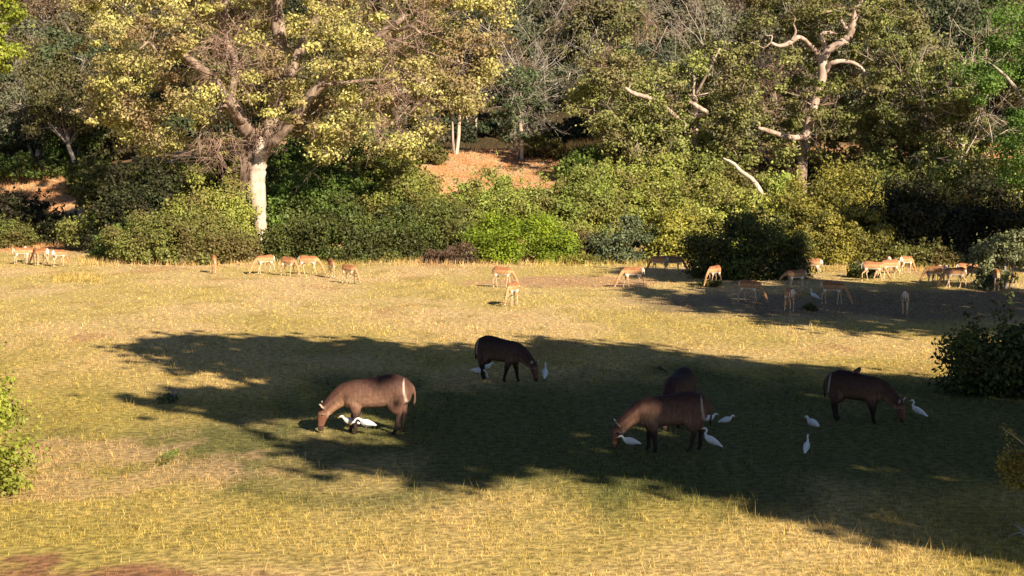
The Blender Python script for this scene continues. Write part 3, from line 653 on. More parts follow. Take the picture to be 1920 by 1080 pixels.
for ri, (Y0, spx) in enumerate(rows):
    half = Y0 * .31
    x = -half + rr.random() * 3
    while x < half:
        Y = Y0 + rr.normal() * 2.2; px = 960 + x / Y * F
        ok = True
        if Y0 < 130 and 800 < px < 1120: ok = False        # the open bank and the dark gap behind it
        if Y0 < 124 and (px < 60): ok = False
        if ok:
            p = rr.random()
            if ri >= 5: wts = [.30, .22, .12, .22, .14]
            else: wts = [.28, .26, .28, .10, .08]
            kk = int(rr.choice(5, p=wts)); pi = kk * 2 + int(rr.integers(0, 2)) if kk < 4 else 8
            src, lab, nm = protos[pi]
            o = src if pi not in used else copy_thing(src)
            used.add(pi)
            where = ('left of the yellow-leaved crown' if px < 250 else 'behind the yellow-leaved crown' if px < 880 else 'above the orange bank' if px < 1120 else 'behind the olive trees' if px < 1450 else 'behind the pink limbs' if px < 1700 else 'toward the right edge')
            hgt = 'at the foot of the hillside' if ri < 2 else 'low on the hillside' if ri < 4 else 'midway up the hillside' if ri < 6 else 'high on the hillside'
            tag(o, f'{lab} tree {hgt} {where}', 'tree', f'{lab} trees {hgt} {where}')
            s = .82 + .4 * rr.random(); o.location = (x, Y, float(terr(x, Y)) - .1); o.rotation_euler = (0, 0, rr.random() * 6.28); o.scale = (s, s, s * (.9 + .25 * rr.random()))
        x += spx * (.75 + .5 * rr.random())

r9 = np.random.default_rng(99)
for k in range(12):  # unseen trees added to block low sky light and darken the shadows
    o = copy_thing(protos[int(r9.integers(0, 8))][0]); x, y = -18 - 30 * r9.random(), -38 + 34 * r9.random()
    if x > -.3 * y - 9 and y > 0: x -= 10
    o.location = (x, y, 0); s_ = 1.6 + .4 * r9.random(); o.scale = (s_, s_, s_); o.rotation_euler = (0, 0, r9.random() * 6); tag(o, 'unseen tree added behind and left of the viewpoint to block low sky', 'tree', 'added sky-blocking trees behind the viewpoint')
# ------------------------------------------------------------------ trees beyond the frame that shade the clearing
def shade_tree(label, trunk, targets, n, zr, leaf=.42, seed=1, hz=0, bark='brown', dens_holes=()):
    """targets: list of (polygon in clearing, plane Y or None for the ground, weight). The crown holds leaf sprays on the sun side of those places."""
    r = np.random.default_rng(seed); tx, ty = trunk; tz = float(terr(tx, ty))
    root = tag(link('shade_tree', None, loc=(tx, ty, tz)), label, 'tree'); off = np.array([tx, ty, tz]); PTS = []
    for poly, plane, wt in targets:
        # area sampling on the real surface
        m = int(n * wt); got = 0
        W = []
        xs_ = [p[0] for p in poly]; ys_ = [p[1] for p in poly]
        corners = [at(px, py, plane) if plane else np.array([0, 0, H]) + ray(px, py) * (-H / ray(px, py)[2]) for px, py in poly]
        c = np.array(corners); lo, hi = c.min(0), c.max(0)
        while got < m:
            q = lo + r.random((4000, 3)) * (hi - lo)
            if plane: q[:, 1] = plane
            else: q[:, 2] = 0
            px, py, _ = project(q)
            wx = 15 * np.sin(px * .043 + 1.3 * np.sin(py * .09)) + 10 * np.sin(px * .11 + py * .17) + 6 * np.sin(px * .23 - py * .4); wy = 6 * np.sin(px * .037 + 1) + 4.5 * np.sin(px * .093 + py * .1) + 3 * np.sin(px * .21 + .5)
            k = inpoly(px + wx, py + wy, poly)
            fl = np.sin(px * .085 + 2 * np.sin(py * .21)) * np.sin(py * .37 + 1.7 * np.sin(px * .047)); k &= ~((fl > .86) & (r.random(len(px)) < .85))
            for hp, keepf in dens_holes:
                k &= ~(inpoly(px, py, hp) & (r.random(len(px)) > keepf))
            q = q[k]; z = zr[0] + (zr[1] - zr[0]) * (r.random(len(q)) ** 1.1)
            p = q + LDIR * ((z - q[:, 2]) / LDIR[2])[:, None] + r.normal(size=q.shape) * np.where(r.random(len(q)) < .28, .42, .1)[:, None]
            # keep out of the picture
            X, Yp, dep = project(p); vis = (dep > 0) & (X > -140) & (X < 2060) & (Yp > -60)
            p = p[~vis]; W.append(p); got += max(len(p), 1)
            if len(W) > 400: break
        PTS.append(np.concatenate(W)[:m])
    P = np.concatenate(PTS) - off
    mb = MB(); Nn = r.normal(size=P.shape) + LDIR * 1.2
    mb.leaves(P, Nn, leaf, r, .8); 
    tb = MB(); ctr = P.mean(0); bb = MB()
    zt = max(3.0, np.percentile(P[:, 2], 15) - 2)
    pts = [np.array([0, 0, -.3]), np.array([.1, .1, zt * .5]), np.array([0, 0, zt])]
    tb.tube(curve(pts, 5), np.linspace(.55, .4, 11), 10, .05, r)
    for k in range(26):
        t = P[r.integers(len(P))]; s = pts[2]; mid = s * .55 + t * .45 + np.array([0, 0, 1.5])
        bb.tube(curve([s - np.array([0, 0, r.random() * 2]), mid, t], 5), np.linspace(.2, .03, 11), 6)
    tb.build('trunk', BARK[bark], root, True); bb.build('branches', BARK[bark], root, True); mb.build('crown', PAL['olive'], root)
    return root
MAIN = [(215, 645), (300, 632), (450, 631), (620, 640), (760, 652), (900, 660), (1000, 641), (1100, 643), (1250, 660), (1400, 680), (1600, 700), (1820, 727), (1930, 735), (2060, 745), (2060, 1075), (1920, 1052), (1750, 1020), (1600, 995), (1450, 962), (1350, 928), (1200, 893), (1080, 886), (1000, 878), (900, 903), (800, 903), (700, 885), (600, 862), (530, 838), (545, 822), (640, 828), (735, 836), (752, 815), (722, 792), (640, 778), (570, 796), (480, 790), (380, 770), (300, 762), (230, 748), (330, 735), (450, 728), (545, 716), (480, 705), (380, 700), (300, 682)]
holes = [([(520, 786), (600, 778), (700, 770), (765, 795), (760, 840), (640, 836), (520, 830)], .0), ([(1650, 940), (1745, 950), (1740, 990), (1645, 978)], .25),
         ([(1070, 802), (1160, 790), (1260, 788), (1275, 832), (1150, 850), (1070, 845)], .15),
         ([(1380, 735), (1600, 728), (1930, 745), (1930, 765), (1600, 752), (1400, 750)], .5),
         ([(1560, 872), (1700, 868), (1900, 905), (1930, 935), (1760, 915), (1600, 890)], .42),
         ([(1250, 700), (1350, 698), (1400, 712), (1280, 715)], .45),
         ([(250, 650), (450, 640), (480, 700), (300, 690)], .6), ([(260, 735), (420, 728), (420, 775), (250, 760)], .65)]
shade_tree('tall spreading tree right of the viewpoint that shades the grazing waterbuck', (15.5, 15.5), [(MAIN, None, 1)], 27000, (12, 20), seed=41, dens_holes=holes)
shade_tree('tree beyond the right edge shading the middle impalas', (26.5, 36), [([(1150, 545), (1300, 548), (1345, 530), (1560, 528), (1700, 537), (1930, 550), (2000, 560), (2000, 640), (1850, 622), (1750, 624), (1600, 622), (1450, 602), (1300, 574), (1200, 556)], None, 1)], 10000, (11, 17), seed=43)
shade_tree('tree beyond the right edge shading the round dark bush', (29, 52), [([(1285, 530), (1288, 440), (1305, 402), (1355, 385), (1430, 392), (1490, 415), (1530, 460), (1510, 525)], 76, .75), ([(1175, 508), (1300, 503), (1310, 528), (1190, 522)], None, .25)], 6000, (13, 18), seed=44)
shade_tree('tree beyond the right edge shading the huge dark bushes', (36, 60), [([(1605, 440), (1600, 350), (1630, 310), (1700, 322), (1780, 345), (1850, 350), (1930, 335), (2040, 335), (2040, 500), (1840, 495), (1760, 455), (1680, 440)], 86, 1)], 13000, (14, 20), seed=45)

# ------------------------------------------------------------------ near plants
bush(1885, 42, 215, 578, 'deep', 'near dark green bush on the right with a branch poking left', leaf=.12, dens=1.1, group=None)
def sprig(cx, py, Y, n, pal, leaf, rad): pass
rt = bush(-40, 30, 185, 664, 'lime', 'bright yellow-green leafy bush cut by the left edge', leaf=.085, dens=.6, group=None)
def near_shrub():
    Y = 26.5; o = at(1990, 1080, Y); o[2] = 0; root = tag(link('thorn_shrub', None, loc=tuple(o)), 'thorny shrub with few golden leaves and bare curved twigs at bottom right', 'bush')
    r = np.random.default_rng(60); st = MB(); mb = MB(); L_ = lambda x, y, dy=0: at(x, y, Y + dy) - o
    def sp(pts, r0, k=10, ln=.16, leaves=0):
        c = curve([L_(*p) for p in pts], 8); st.tube(c, np.linspace(r0, .005, len(c)), 6)
        for _ in range(k):
            b = c[r.integers(3, len(c))]; twigs(st, r, b, np.array([r.normal() * .5 - .3, r.normal() * .4, .8]), ln, .005, 0)
            if leaves:
                q = b + r.normal(size=(leaves, 3)) * .07; mb.leaves(q, r.normal(size=q.shape) + [0, -.6, .6], .055, r, .6)
    sp([(1990, 1080), (1950, 1040), (1915, 1000), (1880, 1012), (1845, 1017)], .022, 12, .2)
    sp([(1990, 1080), (1975, 960), (1940, 860), (1905, 820), (1885, 808)], .03, 14, .12, 10)
    sp([(1990, 1080), (1960, 930), (1925, 880), (1895, 868), (1874, 870)], .025, 26, .12, 26)
    sp([(1980, 1000), (1955, 900), (1930, 905), (1905, 900), (1885, 890)], .02, 24, .12, 26)
    sp([(1975, 980), (1950, 890), (1935, 870), (1915, 855), (1900, 850)], .02, 22, .12, 26)
    sp([(1975, 1060), (1930, 990), (1900, 1050)], .01, 6, .1); sp([(1960, 1060), (1930, 1000), (1915, 1060)], .01, 6, .1); sp([(1970, 1020), (1925, 1000), (1890, 975)], .012, 6, .12, 2)
    st.build('stems', BARK['grey'], root); mb.build('foliage', PAL['gold'], root)
near_shrub()
# low branch of the near dark bush reaching left over the sunlit grass
def side_branch():
    Y = 41; r = np.random.default_rng(61); base = rt_dark.location; o = np.array(base); st = MB(); mb = MB()
    for pts in ([(1870, 690, Y), (1815, 665, Y), (1790, 650, Y), (1768, 645, Y)], [(1870, 690, Y), (1820, 640, Y), (1800, 636, Y)], [(1870, 690, Y), (1822, 690, Y), (1800, 672, Y)]):
        c = curve([at(*p) - o for p in pts], 6); st.tube(c, np.linspace(.02, .005, len(c)), 5)
        for b in c[3:]:
            q = b + r.normal(size=(26, 3)) * .11; mb.leaves(q, r.normal(size=q.shape) + [0, -.3, .6], .10, r, .6)
    st.build('branches', BARK['twig'], rt_dark); mb.build('sprays', PAL['deep'], rt_dark)
rt_dark = [o for o in COL.objects if o.get('label', '').startswith('near dark green')][0]
side_branch()
# pale-leaved small tree at the right edge of the mid clearing
small_tree(1885, 541, 'small pale-leaved tree beside the right-hand herd', ell(1885, 475, 56, 45), 'pale_green', 'grey', r0=.07, stems=((0, 0), (8, 1905), (-6, 1860)), K=40, cr=.38, n=150, leaf=.13, dep=.9, seed=51, tw=0, name='small_tree')
bush(1848, 71.5, 40, 500, 'blue', 'little bush at the foot of the small pale-leaved tree', leaf=.11)
for (px, py, wpx, hpx, pal, lab) in [(318, 752, 34, 18, 'pale_green', 'small blue-green weed on the shadow edge at left'), (315, 862, 28, 8, 'olive', 'flat green weed in the sunlit grass at left'), (1519, 580, 22, 11, 'deep', 'dark weed beside the distant egret'),
                                (1330, 536, 44, 16, 'olive', 'weedy tuft beneath the lit impala by the round bush'), (700, 490, 90, 26, 'gold', 'low yellow scrub under the deep green bushes'), (1100, 492, 120, 24, 'gold', 'low straw-yellow scrub right of the bright bush'), (868, 493, 60, 42, 'brown', 'heap of dry pale sticks left of the bright green bush'), (820, 492, 50, 28, 'brown', 'dry twig pile under the olive thicket'), (430, 490, 110, 32, 'brown', 'reddish dry scrub at the foot of the pale trunk')]:
    Yw = (H * F) / (py - 261); bush(px, Yw, wpx, py - hpx, pal, lab, leaf=.07 if Yw < 60 else .1, dens=.8, name='weed' if Yw < 60 else 'low_bush', group='low weeds and scrub in the grass', twig=(pal == 'brown'))
tube_thing('fallen_log', 'dark fallen log lying beside the big olive bush at left', 'log', [(203, 474, 94), (213, 478, 93.8), (225, 484, 93.5), (236, 489, 93.2)], [.2, .26, .28, .2], 'brown')

# ------------------------------------------------------------------ animals
def loft(mb, rows, n=3, sides=14):
    """rows: (x, y, z, lateral radius, other radius); a closed, rounded tube through them"""
    A = curve(np.array(rows, float), n); P = A[:, :3]; ra, rb = np.maximum(A[:, 3], .004), np.maximum(A[:, 4], .004)
    T = np.gradient(P, axis=0); T /= np.linalg.norm(T, axis=1)[:, None] + 1e-9
    Yv = np.array([0, 1., 0]); L_ = Yv - T * (T @ Yv)[:, None]; L_ /= np.linalg.norm(L_, axis=1)[:, None] + 1e-9; B = np.cross(T, L_)
    P = np.vstack([P[0] - T[0] * ra[0] * .45, P, P[-1] + T[-1] * ra[-1] * .45]); L_ = np.vstack([L_[0], L_, L_[-1]]); B = np.vstack([B[0], B, B[-1]])
    ra = np.concatenate([[ra[0] * .5], ra, [ra[-1] * .5]]); rb = np.concatenate([[rb[0] * .5], rb, [rb[-1] * .5]])
    th = np.arange(sides) / sides * 2 * math.pi; m = len(P)
    V = P[:, None] + np.cos(th)[None, :, None] * (L_ * ra[:, None])[:, None] + np.sin(th)[None, :, None] * (B * rb[:, None])[:, None]
    i = np.arange(m - 1)[:, None] * sides; j = np.arange(sides)[None]; k = (j + 1) % sides
    Q = np.stack([i + j, i + k, i + sides + k, i + sides + j], -1).reshape(-1, 4)
    mb.add(V.reshape(-1, 3), [Q, np.arange(sides)[None, ::-1], (np.arange(sides) + (m - 1) * sides)[None]])
def remesh(mb, voxel, it=4, name='body'):
    o = link('tmp_body', mk_mesh('tmp_body', np.concatenate(mb.V), mb.F))
    md = o.modifiers.new('r', 'REMESH'); md.mode = 'VOXEL'; md.voxel_size = voxel
    sm = o.modifiers.new('s', 'SMOOTH'); sm.factor = .5; sm.iterations = it
    dg = bpy.context.evaluated_depsgraph_get(); dg.update()
    me = bpy.data.meshes.new_from_object(o.evaluated_get(dg)); me.name = name
    bpy.data.objects.remove(o, do_unlink=True)
    me.polygons.foreach_set('use_smooth', np.ones(len(me.polygons), bool)); return me
def paint(me, fn, mat):
    n = len(me.vertices); co = np.zeros(n * 3, np.float32); me.vertices.foreach_get('co', co); co = co.reshape(-1, 3)
    c = np.ones((n, 4), np.float32); c[:, :3] = fn(co)
    a = me.color_attributes.new(name='coat', type='FLOAT_COLOR', domain='POINT'); a.data.foreach_set('color', c.ravel())
    me.materials.clear(); me.materials.append(mat)
def lerp(a, b, t): return a * (1 - t[:, None]) + np.array(b) * t[:, None]
COAT = coat_mat('animal_coat'); EYE = flat_mat('dark_eye', (.01, .008, .006), .15, .6); HORN = flat_mat('dark_horn', (.05, .04, .035), .5)
SAND = flat_mat('inner_ear', (.6, .45, .36), .8)
def sphere(c, r, sq=(1, 1, 1)):
    mb = MB(); loft(mb, [(c[0] - r * .8, c[1], c[2], r * .6 * sq[1], r * .6 * sq[2]), (c[0], c[1], c[2], r * sq[1], r * sq[2]), (c[0] + r * .8, c[1], c[2], r * .6 * sq[1], r * .6 * sq[2])], 3, 8); return mb
def ear(mb, base, tip, wd, th=.012):
    b, t = np.array(base), np.array(tip); rows = []
    for u, k in ((0, .45), (.3, .95), (.6, 1.0), (.85, .6), (1, .2)): p = b + (t - b) * u; rows.append((*p, wd * k, max(th, wd * k * .35)))
    loft(mb, rows, 2, 10)

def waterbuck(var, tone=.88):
    """var: leg phases (fl, fr, hl, hr) in metres forward, head turned by neck y"""
    fl, fr, hl, hr, ny = var
    mb = MB()
    loft(mb, [(-.80, 0, .98, .09, .13), (-.74, 0, .97, .19, .25), (-.60, 0, .94, .25, .33), (-.40, 0, .93, .26, .355), (-.1, 0, .885, .262, .34), (.15, 0, .86, .26, .325), (.35, 0, .845, .24, .325), (.50, 0, .86, .19, .28), (.60, 0, .86, .12, .16)], 4, 20)
    loft(mb, [(.34, 0, .92, .17, .25), (.50, ny * .2, .87, .16, .24), (.64, ny * .5, .77, .145, .21), (.77, ny * .8, .66, .13, .175), (.88, ny, .54, .115, .145), (.93, ny, .46, .10, .13)], 4, 16)
    loft(mb, [(.90, ny, .56, .09, .11), (.955, ny, .46, .10, .125), (.99, ny, .35, .085, .11), (1.01, ny, .24, .064, .082), (1.025, ny, .14, .058, .068), (1.03, ny, .07, .05, .055)], 4, 14)
    for sgn, dx in ((1, hl), (-1, hr)):
        y = .13 * sgn
        loft(mb, [(-.54, y * .8, .92, .12, .21), (-.53 + dx * .2, y, .76, .12, .21), (-.54 + dx * .4, y * 1.1, .62, .105, .185), (-.59 + dx * .6, y * 1.1, .50, .08, .125), (-.63 + dx * .75, y * 1.05, .42, .045, .06), (-.615 + dx * .8, y * 1.05, .33, .043, .052), (-.60 + dx * .9, y * 1.05, .18, .040, .044), (-.59 + dx, y * 1.05, .10, .040, .044), (-.57 + dx, y * 1.05, .055, .036, .038), (-.545 + dx, y * 1.05, .012, .042, .052)], 3, 12)
    for sgn, dx in ((1, fl), (-1, fr)):
        y = .14 * sgn
        loft(mb, [(.36, y * .85, .82, .09, .16), (.32, y, .66, .085, .13), (.30 + dx * .15, y, .54, .075, .11), (.29 + dx * .4, y, .42, .056, .075), (.30 + dx * .55, y, .34, .05, .062), (.295 + dx * .75, y, .20, .040, .044), (.29 + dx * .9, y, .10, .040, .043), (.305 + dx, y, .055, .036, .038), (.32 + dx, y, .012, .042, .052)], 3, 12)
    loft(mb, [(-.76, 0, 1.10, .035, .035), (-.85, .01, .99, .028, .028), (-.875, .02, .80, .022, .022), (-.86, .03, .64, .03, .03), (-.86, .03, .55, .018, .018)], 3, 8)
    ear(mb, (.95, ny + .07, .53), (1.03, ny + .25, .68), .060, .016); ear(mb, (.95, ny - .07, .53), (1.03, ny - .25, .68), .060, .016)
    me = remesh(mb, .0165, 3, 'waterbuck')
    def col(P):
        x, y, z = P.T; n = len(P); c = np.tile(np.array([.150, .078, .054]), (n, 1))
        c = lerp(c, (.045, .02, .017), np.clip((z - .90) / .30, 0, 1) * (x < .5) * .95)            # darker back
        c = lerp(c, (.07, .03, .024), np.clip((x - .45) / .1, 0, 1) * np.clip((x * .95 + z - 1.47) / .05, 0, 1) * .8)   # dark crest of the neck
        c = lerp(c, (.36, .20, .12), np.clip((.80 - z) / .16, 0, 1) * (z > .38) * np.clip((x - .38) / .12, 0, 1) * (x < .92) * np.clip((1.42 - x - z) / .1, 0, 1))  # pale ruff
        c = lerp(c, (.33, .19, .125), np.exp(-((z - .70) / .12) ** 2) * (x > -.45) * (x < .45) * .6)
        c = lerp(c, (.20, .10, .07), np.exp(-((z - .66) / .10) ** 2) * (x < -.45) * .6)
        legz = np.clip((.50 - z) / .12, 0, 1) * (x < .62); c = lerp(c, (.035, .02, .016), legz)
        # white ring round the rump
        dd = np.sqrt(y ** 2 * 1.25 + (z - .92) ** 2 * .55); ring = np.exp(-((dd - .185 - .0) / .022) ** 2) * (x < -.60) * (z > .60) 
        side = np.exp(-((x + .665 + .22 * (z - .95) ** 2 * 2 + .12 * (.95 - z)) / (.010 + .020 * np.clip((1.22 - z) / .5, 0, 1))) ** 2) * np.clip((z - .62) / .1, 0, 1) * np.clip((1.22 - z) / .08, 0, 1)
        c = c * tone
        c = lerp(c, (.47, .365, .30), np.clip(side * 1.1, 0, 1))
        hd = (x > .87) & (z < .5); c = lerp(c, (.17, .075, .045), hd * .8)
        c = lerp(c, (.05, .03, .025), hd * (z < .16) * .85)
        c = lerp(c, (.40, .28, .22), hd * np.exp(-((z - .43) / .012) ** 2) * (np.abs(y - ny) > .06) * .6)            # pale brow
        c = lerp(c, (.60, .45, .36), np.exp(-((x - .86) / .03) ** 2) * np.exp(-((z - .40) / .07) ** 2) * .8)  # throat bib
        earm = np.clip((z - .55) / .03, 0, 1) * (x > .95) * (np.abs(y - ny) > .11); c = lerp(c, (.52, .38, .30), earm * .9); c = lerp(c, (.03, .02, .02), np.clip((z - .665) / .01, 0, 1) * (x > .95))
        tail = (x < -.82) & (z < .66); c = lerp(c, (.02, .015, .012), tail * 1.0)
        return c
    paint(me, col, COAT)
    for q_ in me.vertices: q_.co.z *= .93
    root = link('waterbuck', me)
    for s in (1, -1): sphere((.985, ny + s * .088, .385), .019).build('eye', EYE, root, True)
    return root
def horns(parent, base, ny, L_=.5, mat=HORN, lyre=True, thick=.017):
    for s in (1, -1):
        b = np.array(base) + [0, s * .03, 0]
        if lyre: pts = [(b[0], ny + s * .035, b[2]), (b[0] - .06, ny + s * .10, b[2] + .12 * L_ / .5), (b[0] - .16, ny + s * .17, b[2] + .22 * L_ / .5), (b[0] - .20, ny + s * .15, b[2] + .34 * L_ / .5), (b[0] - .16, ny + s * .11, b[2] + .44 * L_ / .5)]
        else: pts = [(b[0], ny + s * .03, b[2]), (b[0] - .02, ny + s * .07, b[2] + L_ * .5), (b[0] + .01, ny + s * .09, b[2] + L_)]
        mb = MB(); c = curve(pts, 5); mb.tube(c, np.linspace(thick, .005, len(c)), 8); mb.build('horn', mat, parent, True)

def impala(pose, male=False, legs=(.05, -.05, .04, -.06), ny=0.0):
    mb = MB(); fl, fr, hl, hr = legs
    loft(mb, [(-.43, 0, .72, .05, .07), (-.38, 0, .71, .10, .135), (-.28, 0, .69, .128, .175), (-.12, 0, .675, .135, .17), (.06, 0, .66, .135, .165), (.22, 0, .665, .12, .165), (.33, 0, .68, .09, .13), (.40, 0, .69, .05, .07)], 4, 16)
    if pose == 'graze':
        loft(mb, [(.28, 0, .73, .075, .11), (.40, ny * .3, .65, .055, .08), (.50, ny * .7, .52, .045, .062), (.58, ny, .38, .04, .053), (.63, ny, .29, .042, .05)], 4, 12)
        hp, hq = np.array([.62, ny, .30]), np.array([.735, ny, .055])
    elif pose == 'up':
        loft(mb, [(.28, 0, .72, .075, .11), (.38, 0, .82, .055, .08), (.45, ny * .5, .95, .043, .058), (.49, ny, 1.07, .04, .05), (.51, ny, 1.12, .04, .045)], 4, 12)
        hp, hq = np.array([.49, ny, 1.14]), np.array([.73, ny, 1.06])
    else:
        loft(mb, [(.28, 0, .73, .075, .11), (.42, ny * .3, .72, .055, .08), (.54, ny * .7, .66, .045, .06), (.64, ny, .60, .04, .05), (.68, ny, .57, .04, .045)], 4, 12)
        hp, hq = np.array([.66, ny, .59]), np.array([.83, ny, .39])
    d = hq - hp; loft(mb, [(*hp, .045, .05), (*(hp + d * .25), .047, .052), (*(hp + d * .55), .034, .038), (*(hp + d * .8), .024, .028), (*hq, .022, .024)], 4, 12)
    up = np.array([-.5 * (pose == 'graze') - .1, 0, .35 if pose != 'graze' else .3]); up /= np.linalg.norm(up)
    for s in (1, -1): ear(mb, hp + [0, s * .035, 0] + up * .02, hp + np.array([-.03, s * .13, 0]) + up * .07, .026, .009)
    for sgn, dx in ((1, hl), (-1, hr)):
        y = .07 * sgn
        loft(mb, [(-.30, y * .9, .68, .06, .11), (-.28 + dx * .2, y, .56, .052, .085), (-.27 + dx * .4, y, .47, .038, .055), (-.33 + dx * .6, y, .38, .022, .032), (-.36 + dx * .75, y, .33, .018, .023), (-.345 + dx * .85, y, .20, .014, .016), (-.335 + dx, y, .08, .017, .019), (-.32 + dx, y, .03, .016, .018), (-.31 + dx, y, .008, .018, .024)], 3, 10)
    for sgn, dx in ((1, fl), (-1, fr)):
        y = .075 * sgn
        loft(mb, [(.26, y * .9, .62, .05, .085), (.235, y, .50, .036, .055), (.23 + dx * .3, y, .40, .022, .03), (.235 + dx * .5, y, .29, .019, .022), (.235 + dx * .8, y, .16, .014, .015), (.235 + dx * .95, y, .08, .017, .018), (.24 + dx, y, .03, .016, .018), (.25 + dx, y, .008, .018, .024)], 3, 10)
    loft(mb, [(-.42, 0, .79, .018, .018), (-.47, 0, .72, .015, .015), (-.475, 0, .60, .018, .018), (-.47, 0, .52, .010, .010)], 3, 8)
    me = remesh(mb, .0105, 3, 'impala')
    def col(P):
        x, y, z = P.T; n = len(P); c = np.tile(np.array([.50, .27, .13]), (n, 1))
        body = (x < .40) & (z > .45)
        c = lerp(c, (.31, .135, .062), np.clip((z - .70) / .035, 0, 1) * (x < .45))
        c = lerp(c, (.80, .72, .60), np.clip((.585 - z) / .03, 0, 1) * (x > -.32) * (x < .34) * (z > .47))
        c = lerp(c, (.66, .47, .31), np.clip((.46 - z) / .06, 0, 1) * (x < .45))
        rump = (x < -.375) & (z > .52); c = lerp(c, (.85, .76, .66), rump * .9); c = lerp(c, (.03, .02, .02), rump * ((np.abs(np.abs(y) - .065) < .010) | ((np.abs(y) < .006) & (x < -.45))))
        nk = (x > .36) & (pose == 'graze'); c = lerp(c, (.62, .42, .26), nk * np.clip((.42 - x + (.62 - z) * .4) / .1, 0, 1))
        c = lerp(c, (.03, .02, .02), ((z < .022) | ((z < .16) & (z > .10) & (x < -.36))) * (x < .5) * 1.)
        hd = np.linalg.norm(P - hq, axis=1) < .06; c = lerp(c, (.75, .66, .55), hd * .6); c = lerp(c, (.03, .02, .02), (np.linalg.norm(P - hq, axis=1) < .026) * 1.)
        return c
    paint(me, col, COAT); root = link('impala', me)
    e = hp + d * .28
    for s in (1, -1): sphere((e[0], ny + s * .04, e[2]), .012).build('eye', EYE, root, True)
    if male:
        for s in (1, -1):
            U = up; S = np.array([0, s, 0.]); b = hp + U * .03
            pts = [b + S * .025, b + U * .12 + S * .09 + [-.02, 0, 0], b + U * .24 + S * .16 + [-.06, 0, 0], b + U * .36 + S * .14 + [-.10, 0, 0], b + U * .48 + S * .10 + [-.08, 0, 0]]
            m2 = MB(); cc = curve(pts, 5); m2.tube(cc, np.linspace(.016, .006, len(cc)), 8); m2.build('horn', HORN, root, True)
    return root
WHITE = flat_mat('white_plumage', (.86, .86, .84), .8, .1); GREYW = flat_mat('wing_plumage', (.74, .75, .77), .8, .1); YEL = flat_mat('yellow_bill', (.55, .33, .06), .5); LEG = flat_mat('dark_yellow_leg', (.16, .14, .07), .6)
def egret(pose):
    mb = MB()
    tilt = {'stand': .55, 'hunch': .2, 'peck': -.1, 'stretch': .15}[pose]
    def b(u, z=0): return (.0 + u, 0, .235 + u * tilt + z)
    loft(mb, [(*b(-.20, -.005), .012, .008), (*b(-.14, 0), .035, .03), (*b(-.05), .062, .062), (*b(.04), .066, .07), (*b(.10), .045, .05), (*b(.13), .02, .025)], 4, 14)
    x1, _, z1 = b(.10)
    neck = {'stand': [(x1 - .02, z1), (x1 + .03, z1 + .07), (x1 + .00, z1 + .13), (x1 + .03, z1 + .175)], 'hunch': [(x1 - .02, z1), (x1 + .04, z1 + .04), (x1 + .05, z1 + .07), (x1 + .075, z1 + .075)],
            'peck': [(x1 - .02, z1), (x1 + .06, z1 + .0), (x1 + .10, z1 - .06), (x1 + .12, z1 - .13)], 'stretch': [(x1 - .03, z1), (x1 + .06, z1 + .06), (x1 + .12, z1 + .05), (x1 + .16, z1 - .0)]}[pose]
    R = [.038, .024, .019, .021]; loft(mb, [(p[0], 0, p[1], R[i], R[i]) for i, p in enumerate(neck)], 4, 10)
    hx, hz = neck[-1]; hd = {'stand': (.05, -.005), 'hunch': (.05, -.02), 'peck': (.02, -.05), 'stretch': (.045, -.035)}[pose]
    loft(mb, [(hx - .015, 0, hz + .004, .018, .018), (hx + hd[0] * .4, 0, hz + hd[1] * .4, .022, .022), (hx + hd[0], 0, hz + hd[1], .012, .012)], 4, 10)
    me = remesh(mb, .006, 3, 'egret'); me.materials.clear(); me.materials.append(WHITE); root = link('egret', me)
    bk = MB(); p0 = np.array([hx + hd[0] * .9, 0, hz + hd[1] * .9]); bk.tube([p0, p0 + np.array([hd[0], 0, hd[1] - .004]) * .6, p0 + np.array([hd[0], 0, hd[1] - .006]) * 1.2], [.009, .006, .002], 8); bk.build('bill', YEL, root, True)
    for s in (1, -1):
        wg = MB(); loft(wg, [(*(np.array(b(.07, .012)) + [0, s * .048, 0]), .012, .028), (*(np.array(b(.0, .008)) + [0, s * .058, 0]), .014, .044), (*(np.array(b(-.09, .004)) + [0, s * .046, 0]), .011, .034), (*(np.array(b(-.19, -.012)) + [0, s * .014, 0]), .006, .010)], 4, 10); wg.build('wing', GREYW, root, True)
        lg = MB(); lg.tube([(.0, s * .03, .20), (-.01 + s * .02, s * .03, .11), (.0 + s * .03, s * .03, .012), (.03 + s * .03, s * .03, .004)], [.010, .006, .006, .004], 7); lg.build('leg', LEG, root, True)
    return root

def place(o, px, py, yaw, sc=1.0, label='', cat='', group=None, dz=0.0):
    d = ray(px, py); p = np.array([0, 0, H]) + d * (-H / d[2]); o.location = (p[0], p[1], float(terr(p[0], p[1])) + dz); o.rotation_euler = (0, 0, math.radians(yaw)); o.scale = (sc, sc, sc)
    tag(o, label, cat, group); return o
WB = 'waterbuck grazing on the clearing'
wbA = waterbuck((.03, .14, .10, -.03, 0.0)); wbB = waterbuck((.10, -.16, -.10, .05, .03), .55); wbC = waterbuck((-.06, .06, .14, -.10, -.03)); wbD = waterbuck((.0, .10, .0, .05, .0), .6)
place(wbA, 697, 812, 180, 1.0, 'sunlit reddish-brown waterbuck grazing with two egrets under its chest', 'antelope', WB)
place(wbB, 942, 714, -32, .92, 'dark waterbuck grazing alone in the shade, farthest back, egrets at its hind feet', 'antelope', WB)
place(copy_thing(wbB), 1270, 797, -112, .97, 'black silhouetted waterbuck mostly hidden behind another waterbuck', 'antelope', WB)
place(wbC, 1250, 846, 183, .96, 'half-lit brown waterbuck grazing left with an egret at its nose', 'antelope', WB)
